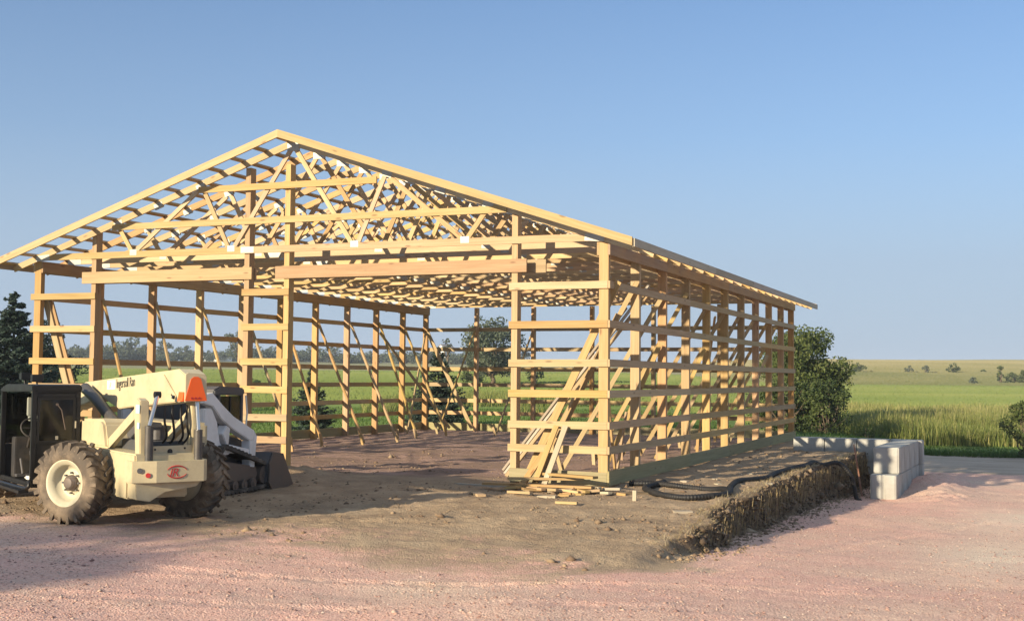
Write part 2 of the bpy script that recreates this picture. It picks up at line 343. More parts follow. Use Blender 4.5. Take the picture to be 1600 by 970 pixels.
def base_z(x, y, detail=True):
    x = np.asarray(x, float); y = np.asarray(y, float)
    zl = np.interp(y, *GL); zr = np.interp(y, *GR); zp = np.interp(y, *GP)
    zu = zl*(1-sst(-4, 0.5, x)) + zp*sst(-4, 0.5, x)
    wid = np.interp(y, [-9, -7.0, -6.0, -4.8, 14], [2.2, 1.0, 0.32, 0.16, 0.12])
    e = edge_x(y)
    k = sst(e-wid*0.35, e+wid*0.65, x)
    back = sst(18.6, 19.4, y)*sst(1.0, 1.6, x)
    z = zu*(1-k) + zr*k
    if detail:
        inside = (sst(-12.5, -12, x)*(1-sst(-0.3, 0.2, x))*sst(0, 0.6, y))
        z = z + 0.035*fbm(x*0.5, y*0.5, 1, 3) + 0.022*fbm(x*0.35+y*0.2, y*1.9-x*0.5, 9, 3) + 0.020*fbm(x*2.3, y*2.3, 2, 3)
        dirt = (1-k)*sst(-8.0, -6.2, y + 0.9*fbm(x*0.4, y*0.4, 12, 3))
        z = z + dirt*(0.042*np.abs(fbm(x*2.6, y*2.6, 3, 4)) + 0.022*fbm(x*9, y*9, 6, 3)) * (1-0.5*inside)
        rim = np.exp(-((x-e+0.18)/0.22)**2)*sst(-6.5, -4.5, y)*(1-k)*(1-sst(12.5, 13.2, y))
        z = z + rim*0.05*vn(x*6, y*6, 21)
        bankzone = k*(1-k)*4*sst(-6.2, -4.8, y)
        z = z + bankzone*(0.12*fbm(x*7, y*3.5, 31, 3))*sst(-5.4, -3.0, y)
        def rut(px, py, qx, qy, wd, dep, cl):
            dx, dy = qx-px, qy-py; ln = math.hypot(dx, dy); u = ((x-px)*dx+(y-py)*dy)/ln; v = ((x-px)*-dy+(y-py)*dx)/ln + 0.35*np.sin(u*0.28+px)
            on = sst(-0.5, 1.0, u)*(1-sst(ln-1.5, ln, u))*np.clip(0.75+1.2*fbm(x*0.6, y*0.6, 46, 2), 0, 1.3)
            return on*dep*(-np.exp(-(v/wd)**4)*(1+0.5*np.sin(u*cl+2*np.abs(v)/wd)) + 0.55*np.exp(-((np.abs(v)-wd*1.35)/(wd*0.35))**2))
        for r_ in ((-4.2, -5.9, 1.6, -3.6, 0.17, 0.022, 26), (-3.9, -4.2, 1.2, -2.2, 0.17, 0.020, 26), (-4.5, -9.6, 6.5, -8.0, 0.16, 0.018, 22), (-4.5, -11.3, 6.5, -9.8, 0.16, 0.018, 22),
                   (3.4, -7.5, 6.2, 6.0, 0.15, 0.016, 22), (4.9, -8.5, 7.6, 5.0, 0.15, 0.016, 22), (-7.5, 1.0, -5.5, 15.0, 0.2, 0.03, 20), (-5.7, 1.0, -3.6, 15.0, 0.2, 0.03, 20), (-4.2, 0.8, -9.0, 12, 0.2, 0.03, 20)):
            z = z + rut(*r_)
        # spoil heap beside the block wall and ruts in the yard
        hp = np.exp(-(((x-4.45)/0.75)**2 + ((y-12.3)/2.6)**2)); z = z + 0.34*hp*(1+0.35*fbm(x*2.5, y*2.5, 41, 3)) + 0.05*hp*fbm(x*9, y*9, 44, 3)
        hp2 = np.exp(-(((x-5.0)/0.6)**2 + ((y-9.0)/1.6)**2)); z = z + 0.10*hp2*(1+0.6*fbm(x*3.5, y*3.5, 42, 3)) + 0.06*hp2*fbm(x*10, y*8, 45, 3)
        z = z + 0.15*np.exp(-(((x+6.5)/0.7)**2 + ((y-0.1)/0.7)**2))*(1+0.8*fbm(x*4, y*4, 43, 3))
    return z
gx = np.unique(np.round(np.concatenate([np.arange(-34, -15, 0.5), np.arange(-15, -8, 0.16), np.arange(-8, 1.9, 0.07), np.arange(1.9, 3.3, 0.013), np.arange(3.3, 7.5, 0.06), np.arange(7.5, 12, 0.2), np.arange(12, 34.1, 1.0)]), 4))
gy = np.unique(np.round(np.concatenate([np.arange(-26, -15, 0.5), np.arange(-15, -3, 0.05), np.arange(-3, 6, 0.07), np.arange(6, 14, 0.1), np.arange(14, 26.01, 0.2)]), 4))
GX, GY = np.meshgrid(gx, gy)
GZ = base_z(GX, GY)
XE = edge_x(GY); 
# push the bank face in and out so that it is ragged
kk = sst(XE-0.15, XE+0.15, GX); face = 4*kk*(1-kk)*sst(-6, -4, GY)*(1-sst(13, 13.5, GY))
GXd = GX + face*(0.17*fbm(GY*2.2, GZ*4, 51, 4) + 0.05*fbm(GY*8, GZ*10, 52, 3))*sst(-5.5, -3.0, GY)
dirtm = (1-sst(XE-0.05, XE+0.30 + 1.2*(1-sst(-7, -4.5, GY)), GX))*sst(-9.4, -4.6, GY + 2.4*fbm(GX*0.3, GY*0.4, 12, 4))
dirtm = np.maximum(dirtm, face > 0.15)
pale = sum(a_*np.exp(-(((GX-px_)/sx_)**2 + ((GY-py_)/sy_)**2)) for px_, py_, sx_, sy_, a_ in ((6.6, 4.6, 1.3, 3.2, 1.0), (6.2, -2.6, 0.8, 2.6, 1.0), (1.1, -9.2, 1.1, 0.5, 0.4)))
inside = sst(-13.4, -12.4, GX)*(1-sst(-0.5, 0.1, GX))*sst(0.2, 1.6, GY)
ny, nx = GX.shape
idx = np.arange(nx*ny).reshape(ny, nx)
gf = np.stack([idx[:-1, :-1], idx[:-1, 1:], idx[1:, 1:], idx[1:, :-1]], -1).reshape(-1, 4)
cx_, cy_ = GX.ravel()[gf[:, 0]], GY.ravel()[gf[:, 0]]
keep = ~((cx_ < -13.9) & (cy_ > 0.5)) & ~((cy_ > 19.2) & (cx_ < 1.2))
gf = gf[keep]

def ground_mat():
    m, t, p = mat('yard gravel and dirt'); P = coords(t)
    ad = node(t, 'ShaderNodeAttribute', attribute_name='dirt').outputs['Fac']
    ai = node(t, 'ShaderNodeAttribute', attribute_name='inside').outputs['Fac']
    n_big = noise(t, P, 0.22, 4, 0.6); n_mid = noise(t, P, 1.3, 5, 0.65); n_fine = noise(t, P, 22, 4, 0.7)
    g = ramp(t, n_big, [(0.40, (0.75, 0.42, 0.335)), (0.50, (0.66, 0.42, 0.33)), (0.62, (0.72, 0.56, 0.41))])
    g = mix(t, ramp(t, n_mid, [(0.45, (0, 0, 0)), (0.72, (0.8,)*3)]), g, (0.52, 0.40, 0.30))
    apl = node(t, 'ShaderNodeAttribute', attribute_name='pale').outputs['Fac']
    g = mix(t, math_(t, 'MULTIPLY', apl, math_(t, 'ADD', n_mid, 0.35), True), g, (0.78, 0.66, 0.50))
    vor = node(t, 'ShaderNodeTexVoronoi', i_Scale=48.0); t.links.new(P, vor.inputs['Vector'])
    sep = t.nodes.new('ShaderNodeSeparateColor'); t.links.new(vor.outputs['Color'], sep.inputs[0])
    peb = ramp(t, sep.outputs[0], [(0.0, (0.42, 0.25, 0.20)), (0.35, (0.70, 0.41, 0.33)), (0.65, (0.72, 0.47, 0.37)), (1.0, (0.84, 0.62, 0.50))])
    g = mix(t, math_(t, 'SUBTRACT', 0.55, math_(t, 'MULTIPLY', apl, 0.35)), g, peb)
    dd = ramp(t, n_mid, [(0.30, (0.26, 0.185, 0.122)), (0.52, (0.38, 0.278, 0.182)), (0.72, (0.48, 0.362, 0.242))])
    dd = mix(t, ramp(t, n_fine, [(0.5, (0, 0, 0)), (0.75, (0.6,)*3)]), dd, (0.47, 0.37, 0.25))
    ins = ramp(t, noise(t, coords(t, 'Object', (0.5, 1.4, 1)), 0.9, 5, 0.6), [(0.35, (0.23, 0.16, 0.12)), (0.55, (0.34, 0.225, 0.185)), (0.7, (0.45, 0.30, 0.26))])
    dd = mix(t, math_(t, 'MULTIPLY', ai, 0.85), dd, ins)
    ac = node(t, 'ShaderNodeAttribute', attribute_name='cut').outputs['Fac']
    soil = ramp(t, noise(t, coords(t, 'Object', (3, 9, 3)), 1.0, 5, 0.7), [(0.35, (0.115, 0.080, 0.050)), (0.55, (0.19, 0.135, 0.085)), (0.72, (0.30, 0.22, 0.14))])
    dd = mix(t, ac, dd, soil)
    nm = math_(t, 'ADD', ad, math_(t, 'ADD', math_(t, 'MULTIPLY', math_(t, 'SUBTRACT', n_mid, 0.5), 1.3), math_(t, 'MULTIPLY', math_(t, 'SUBTRACT', n_fine, 0.5), 0.9)))
    fac = ramp(t, nm, [(0.30, (0, 0, 0)), (0.70, (1, 1, 1))])
    col = mix(t, fac, g, dd)
    col = mix(t, 0.6, col, ramp(t, n_fine, [(0.3, (0.80,)*3), (0.62, (1.0,)*3)]), 'MULTIPLY')
    t.links.new(col, p.inputs['Base Color']); p.inputs['Roughness'].default_value = 0.95; p.inputs['Specular IOR Level'].default_value = 0.15
    hgt = math_(t, 'ADD', math_(t, 'MULTIPLY', vor.outputs['Distance'], -0.6), math_(t, 'MULTIPLY', n_fine, 0.8))
    clod = noise(t, P, 5.5, 8, 0.78)
    hgt = math_(t, 'ADD', hgt, math_(t, 'MULTIPLY', math_(t, 'MULTIPLY', clod, 2.6), math_(t, 'ADD', math_(t, 'MULTIPLY', ad, 0.85), 0.25)))
    bump(t, p, hgt, 0.75, 0.025)
    return m
M['ground'] = ground_mat()
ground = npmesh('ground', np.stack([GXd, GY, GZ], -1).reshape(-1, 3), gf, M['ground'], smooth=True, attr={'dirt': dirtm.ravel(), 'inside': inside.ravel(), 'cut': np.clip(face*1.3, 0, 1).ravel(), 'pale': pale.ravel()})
tag(ground, kind='structure')

def gz(x, y): return float(base_z(np.array([x]), np.array([y]))[0])

# far land: lawn, field, hill in polar strips round the photographer
def far_z(x, y):
    t, s = ts(x, y); th = s/np.maximum(t, 1)
    rt = np.interp(t, [0, 40, 58, 88, 200, 215, 420, 560, 3000], [-0.86, -0.90, -1.30, -1.05, 0.85, 0.95, 8.8, 9.4, 9.4])
    lf = np.interp(t, [0, 50, 70, 130, 250, 460, 700, 3000], [0, 0.0, 0.15, 1.25, 3.3, 6.8, 7.2, 7.2])
    wgt = sst(0.10, 0.24, th)
    near = 1-sst(40, 60, t)
    wn = sst(0.0, 3.6, x)*near + wgt*(1-near)
    z = rt*wn + lf*(1-wn)
    hill = sst(210, 420, t)*wgt*1.2*fbm(x*0.012, y*0.012, 61, 3)
    return z + hill + 0.03*fbm(x*0.3, y*0.3, 62, 3)
def far_sheet(name, t0, t1, nt_, m, drop=0.0):
    tt = t0*(t1/t0)**np.linspace(0, 1, nt_); th = np.linspace(-1.3, 1.3, 260)
    T, H = np.meshgrid(tt, th, indexing='ij')
    X = CAM[0]+F2[0]*T+Rv2[0]*H*T; Y = CAM[1]+F2[1]*T+Rv2[1]*H*T
    Z = far_z(X, Y) - drop
    # keep the lawn below the yard where the two meet
    nearyard = ((X > -13.9) & (Y < 19.2)) | ((X > 1.2) & (Y < 26.0))
    Z = np.where(nearyard, Z-0.6 - 1.2*(X > 1), Z)
    i = np.arange(T.size).reshape(T.shape)
    f = np.stack([i[:-1, :-1], i[1:, :-1], i[1:, 1:], i[:-1, 1:]], -1).reshape(-1, 4)
    o = npmesh(name, np.stack([X, Y, Z], -1).reshape(-1, 3), f, m, smooth=True); tag(o, kind='structure'); return o
def grass_mat(name, a, b, c, sx=0.02, big=0.05, streak=None):
    m, t, p = mat(name)
    mp = t.nodes.new('ShaderNodeMapping'); mp.inputs['Rotation'].default_value = (0, 0, YAW); mp.inputs['Scale'].default_value = (sx, big, 0.02)
    t.links.new(coords(t), mp.inputs[0])
    n1 = noise(t, mp.outputs[0], 1.0, 5, 0.6); n2 = noise(t, coords(t), 2.5, 5, 0.7)
    col = ramp(t, n1, [(0.34, a), (0.5, b), (0.66, c)])
    col = mix(t, 0.7, col, ramp(t, n2, [(0.3, (0.60,)*3), (0.7, (1.15,)*3)]), 'MULTIPLY')
    t.links.new(col, p.inputs['Base Color']); p.inputs['Roughness'].default_value = 0.9; p.inputs['Specular IOR Level'].default_value = 0.1
    bump(t, p, n2, 0.4, 0.05)
    return m
M['lawn'] = grass_mat('mown lawn', (0.17, 0.24, 0.05), (0.20, 0.28, 0.06), (0.25, 0.29, 0.08), 0.05, 0.25)
M['field'] = grass_mat('crop field', (0.15, 0.22, 0.055), (0.20, 0.265, 0.065), (0.25, 0.285, 0.08), 0.006, 0.045)
M['hill'] = grass_mat('dry pasture hill', (0.24, 0.245, 0.11), (0.33, 0.305, 0.15), (0.40, 0.35, 0.19), 0.004, 0.02)
far_sheet('lawn', 14, 80, 150, M['lawn'])
far_sheet('field', 80, 205, 90, M['field'])
far_sheet('hill', 205, 900, 110, M['hill'])

# the farm road behind the block wall
def road_mat():
    m, t, p = mat('worn gravel road'); n1 = noise(t, coords(t, 'Object', (0.25, 1.6, 1)), 1.2, 6, 0.65); n2 = noise(t, coords(t), 25, 4, 0.7)
    c = ramp(t, n1, [(0.35, (0.33, 0.26, 0.19)), (0.55, (0.44, 0.35, 0.27)), (0.7, (0.48, 0.39, 0.30))])
    c = mix(t, 0.5, c, ramp(t, n2, [(0.3, (0.6,)*3), (0.65, (1.05,)*3)]), 'MULTIPLY'); t.links.new(c, p.inputs['Base Color'])
    p.inputs['Roughness'].default_value = 0.95; bump(t, p, n2, 0.8, 0.02); return m
xs = np.linspace(2.0, 40, 160); ys = np.linspace(18.0, 26.6, 40); X, Y = np.meshgrid(xs, ys)
Z = base_z(X, Y) + 0.03 - 0.12*(1-sst(18, 18.8, Y + 0.5*fbm(X*0.5, Y*0, 71, 3)))
i = np.arange(X.size).reshape(X.shape)
rd = npmesh('road', np.stack([X, Y + 0.25*fbm(X*0.4, Y*0.2, 72, 3), Z], -1).reshape(-1, 3), np.stack([i[:-1, :-1], i[:-1, 1:], i[1:, 1:], i[1:, :-1]], -1).reshape(-1, 4), road_mat(), smooth=True)
tag(rd, kind='structure')

# loose stones, clods and straw lying on the ground
OCT = np.array([(1,0,0),(-1,0,0),(0,1,0),(0,-1,0),(0,0,1),(0,0,-1)], float)
OF = np.array([(0,2,4),(2,1,4),(1,3,4),(3,0,4),(2,0,5),(1,2,5),(3,1,5),(0,3,5)])
def scatter_stones(name, x, y, size, m, flat=0.6, z=None):
    n = len(x); z = base_z(x, y) if z is None else z
    j = OCT[None]*(1+RNG.uniform(-0.35, 0.35, (n, 6, 1)))
    a = RNG.uniform(0, 2*np.pi, n); ca, sa = np.cos(a)[:, None], np.sin(a)[:, None]
    tilt = RNG.uniform(-0.5, 0.5, (n, 1))
    vx = j[..., 0]*ca - j[..., 1]*sa; vy = j[..., 0]*sa + j[..., 1]*ca; vz = j[..., 2]*flat + vx*tilt*0.5
    V = np.stack([vx*size[:, None]+x[:, None], vy*size[:, None]+y[:, None], vz*size[:, None]+(z+size*0.12)[:, None]], -1)
    f = (OF[None]+6*np.arange(n)[:, None, None]).reshape(-1, 3)
    return npmesh(name, V.reshape(-1, 3), f, m, fattr={'tint': np.repeat(RNG.uniform(0, 1, n), 8)})
def view_points(n, t0, t1):
    """random ground points inside the field of view, denser close by"""
    t = t0*(t1/t0)**(RNG.uniform(0, 1, n)**0.9); th = RNG.uniform(-0.46, 0.46, n)
    return CAM[0]+F2[0]*t+Rv2[0]*th*t, CAM[1]+F2[1]*t+Rv2[1]*th*t
def stonemat(name, stops):
    m, t, p = mat(name); at = node(t, 'ShaderNodeAttribute', attribute_name='tint')
    t.links.new(ramp(t, at.outputs['Fac'], stops), p.inputs['Base Color']); p.inputs['Roughness'].default_value = 0.9; return m
M['stone'] = stonemat('gravel stones', [(0, (0.20, 0.12, 0.10)), (0.3, (0.34, 0.20, 0.165)), (0.6, (0.38, 0.25, 0.20)), (0.85, (0.42, 0.30, 0.24)), (1, (0.48, 0.40, 0.34))])
M['soil'] = stonemat('bank soil clods', [(0, (0.07, 0.048, 0.03)), (0.6, (0.14, 0.10, 0.064)), (1, (0.23, 0.17, 0.11))])
M['clod'] = stonemat('dirt clods', [(0, (0.14, 0.09, 0.055)), (0.6, (0.22, 0.155, 0.095)), (1, (0.30, 0.22, 0.14))])
x, y = view_points(75000, 7.6, 30)
def dirt_at(x, y):
    e = edge_x(y); return (1-sst(e-0.05, e+0.3+1.2*(1-sst(-7, -4.5, y)), x))*sst(-9.4, -4.6, y + 2.4*fbm(x*0.3, y*0.4, 12, 4))
dm = dirt_at(x, y)
ok = (dm < 0.35) & (y < 18) & (fbm(x*0.6, y*0.6, 80, 3) + RNG.uniform(-0.5, 0.6, len(x)) > -0.05)
x, y = x[ok], y[ok]
tag(scatter_stones('gravel_stones', x, y, RNG.gamma(1.8, 0.0028, len(x))+0.0035, M['stone']), 'loose pinkish gravel stones strewn over the yard', 'gravel', kind='stuff')
x, y = view_points(26000, 11, 34); dm = dirt_at(x, y); ins_ = (x < -0.3) & (y > 0.3)
ok = (dm > 0.5) & (x < edge_x(y)-0.02) & (x > -13) & (y < 18) & (fbm(x*0.9, y*0.9, 81, 3) + RNG.uniform(-0.4, 0.4, len(x)) > np.where(ins_, 0.30, 0.22))
x, y = x[ok], y[ok]
ex = RNG.uniform(-5.8, 12, 2600); xe = edge_x(ex) + np.abs(RNG.normal(0.22, 0.22, 2600)) - 0.05
x = np.concatenate([x, xe]); y = np.concatenate([y, ex])
nb_ = 1900; fy_ = RNG.uniform(-4.6, 12.6, nb_); q_ = RNG.uniform(0, 1, nb_); zt_, zb_ = np.interp(fy_, *GP), np.interp(fy_, *GR)
fc = scatter_stones('bank_clods', edge_x(fy_) + 0.02 + 0.13*q_, fy_, RNG.gamma(1.5, 0.010, nb_)+0.006, M['soil'], 0.8, zt_*(1-q_) + zb_*q_)
tag(fc, 'dark crumbling clods on the face of the cut bank', 'dirt', kind='stuff')
tag(scatter_stones('dirt_clods', x, y, RNG.gamma(1.1, 0.010, len(x))+0.005, M['clod'], 0.7), 'brown dirt clods lying on the dug pad and below its cut bank', 'dirt', kind='stuff')
# roots and straw on the bank and the pad
def blades(name, x, y, z, length, width, lean, m, az=None, tint=None, segs=1):
    n = len(x); a = RNG.uniform(0, 2*np.pi, n) if az is None else az
    dx, dy = np.cos(a), np.sin(a); px, py = -dy, dx
    lz = np.sqrt(np.maximum(0, 1-lean**2))
    tip = np.stack([x+dx*lean*length, y+dy*lean*length, z+lz*length], -1)
    mid = np.stack([x+dx*lean*length*0.35, y+dy*lean*length*0.35, z+lz*length*0.55], -1)
    b0 = np.stack([x-px*width/2, y-py*width/2, z], -1); b1 = np.stack([x+px*width/2, y+py*width/2, z], -1)
    m0 = mid - np.stack([px, py, 0*px], -1)*width[:, None]*0.4; m1 = mid + np.stack([px, py, 0*px], -1)*width[:, None]*0.4
    t0 = tip - np.stack([px, py, 0*px], -1)*width[:, None]*0.12; t1 = tip + np.stack([px, py, 0*px], -1)*width[:, None]*0.12
    V = np.stack([b0, b1, m1, m0, t1, t0], 1)
    f = (np.array([(0, 1, 2, 3), (3, 2, 4, 5)])[None]+6*np.arange(n)[:, None, None]).reshape(-1, 4)
    tint = RNG.uniform(0, 1, n) if tint is None else tint
    return npmesh(name, V.reshape(-1, 3), f, m, fattr={'tint': np.repeat(tint, 2)})
x, y = view_points(9000, 11, 26); dm = dirt_at(x, y)
ok = (dm > 0.5) & (x > -2.5) & (x < edge_x(y)-0.05) & ((x > 0.3) | (y < -0.4)) & (y < 10) & (fbm(x*0.8, y*0.8, 90, 3) + RNG.uniform(-0.3, 0.3, len(x)) > 0.08)
x, y = x[ok], y[ok]; n1 = len(x)
by = RNG.uniform(-5.4, 12, 3000); bx = edge_x(by) + RNG.uniform(-0.25, 0.10, len(by))
x = np.concatenate([x, bx]); y = np.concatenate([y, by]); z = base_z(x, y) + 0.012
ln = np.concatenate([RNG.uniform(0.05, 0.16, n1), RNG.uniform(0.04, 0.13, len(by))]); lean = np.concatenate([RNG.uniform(0.96, 1.0, n1), RNG.uniform(0.75, 1.0, len(by))])
ny_ = 1500; ry = RNG.uniform(-4.5, 12, ny_); rx = edge_x(ry) + 0.16*RNG.uniform(0.2, 1.2, ny_); rz_ = np.interp(ry, *GP) - RNG.uniform(0.0, 0.35, ny_)
st = blades('dry_straw', x, y, z, ln, np.full(len(x), 0.007), lean, M['straw'])
rt_ = blades('bank_roots', rx, ry, rz_, -RNG.uniform(0.06, 0.28, ny_), np.full(ny_, 0.008), RNG.uniform(0.02, 0.35, ny_), M['straw'], az=RNG.uniform(-1.2, 1.2, ny_), tint=RNG.uniform(0, 0.5, ny_))
tag(rt_, 'thin torn roots hanging from the face of the cut bank', 'roots', kind='stuff')
tag(st, 'dry straw strewn over the dirt pad and its edge', 'straw', kind='stuff')

# ------------------------------------------------------------------ the barn frame
W, L, BAY, EAVE = 12.694, 18.285, 1.8285, 4.17
G = [3.426, 2.751, 2.084, 1.554, 1.016, 0.596]     # girt heights
PW = 0.178; T = 0.04; GD = 0.128
barn = empty('pole_barn_frame', (-W/2, 0, 0))
tag(barn, 'unfinished open post frame barn of fresh yellow lumber with bare roof trusses', 'building')
def post(x, y, z1, w_=PW, dpt=PW):
    o = board('post', (x, y, -0.35), (x, y, z1), w_, dpt, M['post'], barn, up=(1, 0, 0)); return o
HW = PW/2; NX = 0.112; SX = 0.168                      # laminated posts are narrow along their own wall
side_y = [NX/2 + k*BAY for k in range(11)]; side_y[10] = L-NX/2
for k, yy in enumerate(side_y):
    post(-SX/2, yy, EAVE, SX, NX); post(-W+SX/2, yy, EAVE, SX, NX)
front_x = [(-11.13, 4.74), (-7.38, 5.86), (-6.47, 5.88), (-1.74, 4.73)]
for xx, zt in front_x: post(xx, HW, zt, NX, PW)
back_x = [-10.66, -8.58, -6.52, -4.44, -2.3]
RIDGE, SL = 6.35, 0.327
def roof_z(x): return RIDGE - SL*abs(x + W/2)
for xx in back_x: post(xx, L-HW, 4.16, NX, PW)
def line(name, a, b, nb, depth, thick, m, **kw):
    """a run of boards butted end to end from a to b"""
    a, b = Vector(a), Vector(b)
    cuts = [0.0] + [min(0.97, max(0.03, (i + (random.uniform(-0.1, 0.1) if nb > 3 else 0))/nb)) for i in range(1, nb)] + [1.0]
    cuts = [0.0] + [round(c*10)/10 for c in cuts[1:-1]] + [1.0]
    for c0, c1 in zip(cuts[:-1], cuts[1:]):
        g = 0.002/(b-a).length
        board(name, a.lerp(b, c0+g), a.lerp(b, c1-g), depth, thick, m, barn, **kw)
YF = -T/2 - 0.002; YB = L + T/2 + 0.002; XR = T/2 + 0.002; XL = -W - T/2 - 0.002
for k, z in enumerate(G):
    jig = lambda: random.uniform(-0.008, 0.008)
    board('girt', (-W-0.06, YF, z), (-11.05, YF, z+jig()), GD, T, M['lumber'], barn)
    board('girt', (-7.46, YF, z), (-6.39, YF, z+jig()), GD, T, M['lumber'], barn)
    board('girt', (-1.83, YF, z+jig()), (0.0-0.002, YF, z), GD, T, M['lumber'], barn)
    line('girt', (XR, -0.04, z), (XR, L+0.0, z), 3, GD, T, M['lumber'])
    line('girt', (XL, 0.0, z), (XL, L, z), 3, GD, T, M['lumber'])
    line('girt', (-W, YB, z), (0, YB, z), 2, GD, T, M['lumber'])
# treated boards at the ground
line('skirt_board', (XR, -0.045, 0.125), (XR, L, 0.125), 4, 0.25, T, M['treated'])
line('skirt_board', (XL, 0, 0.125), (XL, L, 0.125), 4, 0.25, T, M['treated'])
line('skirt_board', (-W, YB, 0.125), (0, YB, 0.125), 3, 0.25, T, M['treated'])
board('skirt_board', (-1.80, YF, 0.130), (-0.002, YF, 0.110), 0.23, T, M['treated'], barn)
board('skirt_board', (-W-0.06, YF, 0.125), (-11.05, YF, 0.125), 0.23, T, M['treated'], barn)
# eave beams inside and outside the side posts
for xx in (XR, -SX-T/2-0.002, XL, -W+SX+T/2+0.002):
    line('eave_beam', (xx, -0.04 if xx == XR else 0.0, EAVE-0.118), (xx, L, EAVE-0.118), 4, 0.235, T, M['header'])
# door headers front, and their inner twins
board('door_header', (-11.40, YF, 3.795), (-7.24, YF, 3.795), 0.235, T, M['header'], barn)
board('door_header', (-6.70, YF, 3.795), (-1.50, YF, 3.795), 0.235, T, M['header'], barn)
board('door_header', (-11.30, PW+T/2+0.002, 3.795), (-7.30, PW+T/2+0.002, 3.795), 0.235, T, M['header'], barn)
board('door_header', (-6.60, PW+T/2+0.002, 3.795), (-1.22, PW+T/2+0.002, 3.795), 0.235, T, M['header'], barn)
# gable girts in front of the first truss
board('gable_girt', (-8.50, -0.064, 5.47), (-4.50, -0.064, 5.46), 0.125, T, M['lumber'], barn)
board('gable_girt', (-10.62, -0.064, 4.81), (-1.88, -0.064, 4.80), 0.125, T, M['lumber'], barn)
# trusses
XC = -W/2
bott = [-10.10, -7.73, -4.97, -2.70]; top_n = [-10.50, -8.48, -4.30, -2.25]
def make_truss(y, lead):
    tr = board('bottom_chord', (-W+0.02, y, 4.245), (-6.9, y, 4.245), 0.13, 0.038, M['truss'])
    tb = empty('roof_truss', (0, 0, 0)); tb.parent = barn; tb.location = (W/2, y, 0)
    # children are laid out with the truss' own y = 0
    bpy.data.objects.remove(tr)
    def b(name, p, q, dpt, m=M['truss'], th=0.038, up=(0, 0, 1), ends=None):
        return board(name, (p[0], y, p[1]), (q[0], y, q[1]), dpt, th, m, tb, up, ends)
    b('bottom_chord', (-W+0.02, 4.248), (-7.35, 4.248), 0.13); b('bottom_chord', (-7.346, 4.248), (-0.02, 4.248), 0.13)
    dz = 0.068; e = 0.06
    b('top_chord', (-W-0.55, roof_z(-W-0.55)-dz), (XC, RIDGE-dz), 0.13, ends=(0, -0.0215, 0.0215, 0))
    b('top_chord', (XC, RIDGE-dz), (0.55, roof_z(0.55)-dz), 0.13, ends=(0.0215, 0, 0, -0.0215))
    ct = lambda xx: (xx, roof_z(xx)-0.16); bt = lambda xx: (xx, 4.33)
    pk = (XC-0.06, RIDGE-0.2), (XC+0.06, RIDGE-0.2)
    for p, q in ((ct(top_n[0]), bt(bott[0]-0.06)), (ct(top_n[1]-0.05), bt(bott[0]+0.08)), (ct(top_n[1]+0.05), bt(bott[1]-0.08)), (pk[0], bt(bott[1]+0.08)),
                 (pk[1], bt(bott[2]-0.08)), (ct(top_n[2]-0.05), bt(bott[2]+0.08)), (ct(top_n[2]+0.05), bt(bott[3]-0.08)), (ct(top_n[3]), bt(bott[3]+0.06))):
        b('web', p, q, 0.088, th=0.0376)
    pw = 0.046
    for xx, zz, wd, hh in ([(q, 4.285, 0.17, 0.12) for q in bott] + [(-7.35, 4.25, 0.30, 0.12)]):
        b('gusset_plate', (xx-wd/2, zz), (xx+wd/2, zz), hh, M['plate'], pw)
    for xx in top_n + [-9.5, -3.2]:
        s = SL if xx < XC else -SL
        z0 = roof_z(xx)-0.11; b('gusset_plate', (xx-0.10, z0-0.10*s), (xx+0.10, z0+0.10*s), 0.11, M['plate'], pw)
    b('gusset_plate', (XC-0.13, RIDGE-0.15), (XC+0.13, RIDGE-0.15), 0.15, M['plate'], pw)
    b('gusset_plate', (-0.42, 4.25), (-0.06, 4.225), 0.12, M['plate'], pw); b('gusset_plate', (-W+0.06, 4.225), (-W+0.42, 4.25), 0.12, M['plate'], pw)
    return tb
NT = 21
ty = [-0.022] + [0.914*k for k in range(1, NT-1)] + [L + 0.022]
# push the front truss just ahead of the posts; the rest sit on the eave beams
def copy_tree(o, parent=None):
    c = o.copy(); COL.objects.link(c)
    if parent is not None: c.parent = parent
    for ch in [k for k in SC.objects if k.parent == o]: copy_tree(ch, c)
    return c
tr0 = make_truss(ty[0], True)
kids0 = list(tr0.children)
for yy in ty[1:]:
    c = tr0.copy(); COL.objects.link(c); c.parent = barn; c.location = (W/2, yy, 0)
    for ch in kids0:
        k = ch.copy(); COL.objects.link(k); k.parent = c
# purlins on edge over the trusses, overhanging both gables; two lengths butted
NPUR = 14; OV = 0.55; OVX = 0.60
halfw = W/2 + OVX
for side in (-1, 1):
    for i in range(NPUR):
        xx = XC + side*(0.12 + (halfw-0.20)*i/(NPUR-1)); zz = roof_z(xx) + 0.019 + 0.006
        upv = Vector((side*SL, 0, 1)).normalized()
        cut = L*(0.35 + 0.3*((i*7) % 5)/4)
        board('purlin', (xx, -OV, zz), (xx, cut-0.002, zz), 0.038, 0.088, M['truss'], barn, up=upv)
        board('purlin', (xx, cut+0.002, zz), (xx, L+OV, zz), 0.038, 0.088, M['truss'], barn, up=upv)
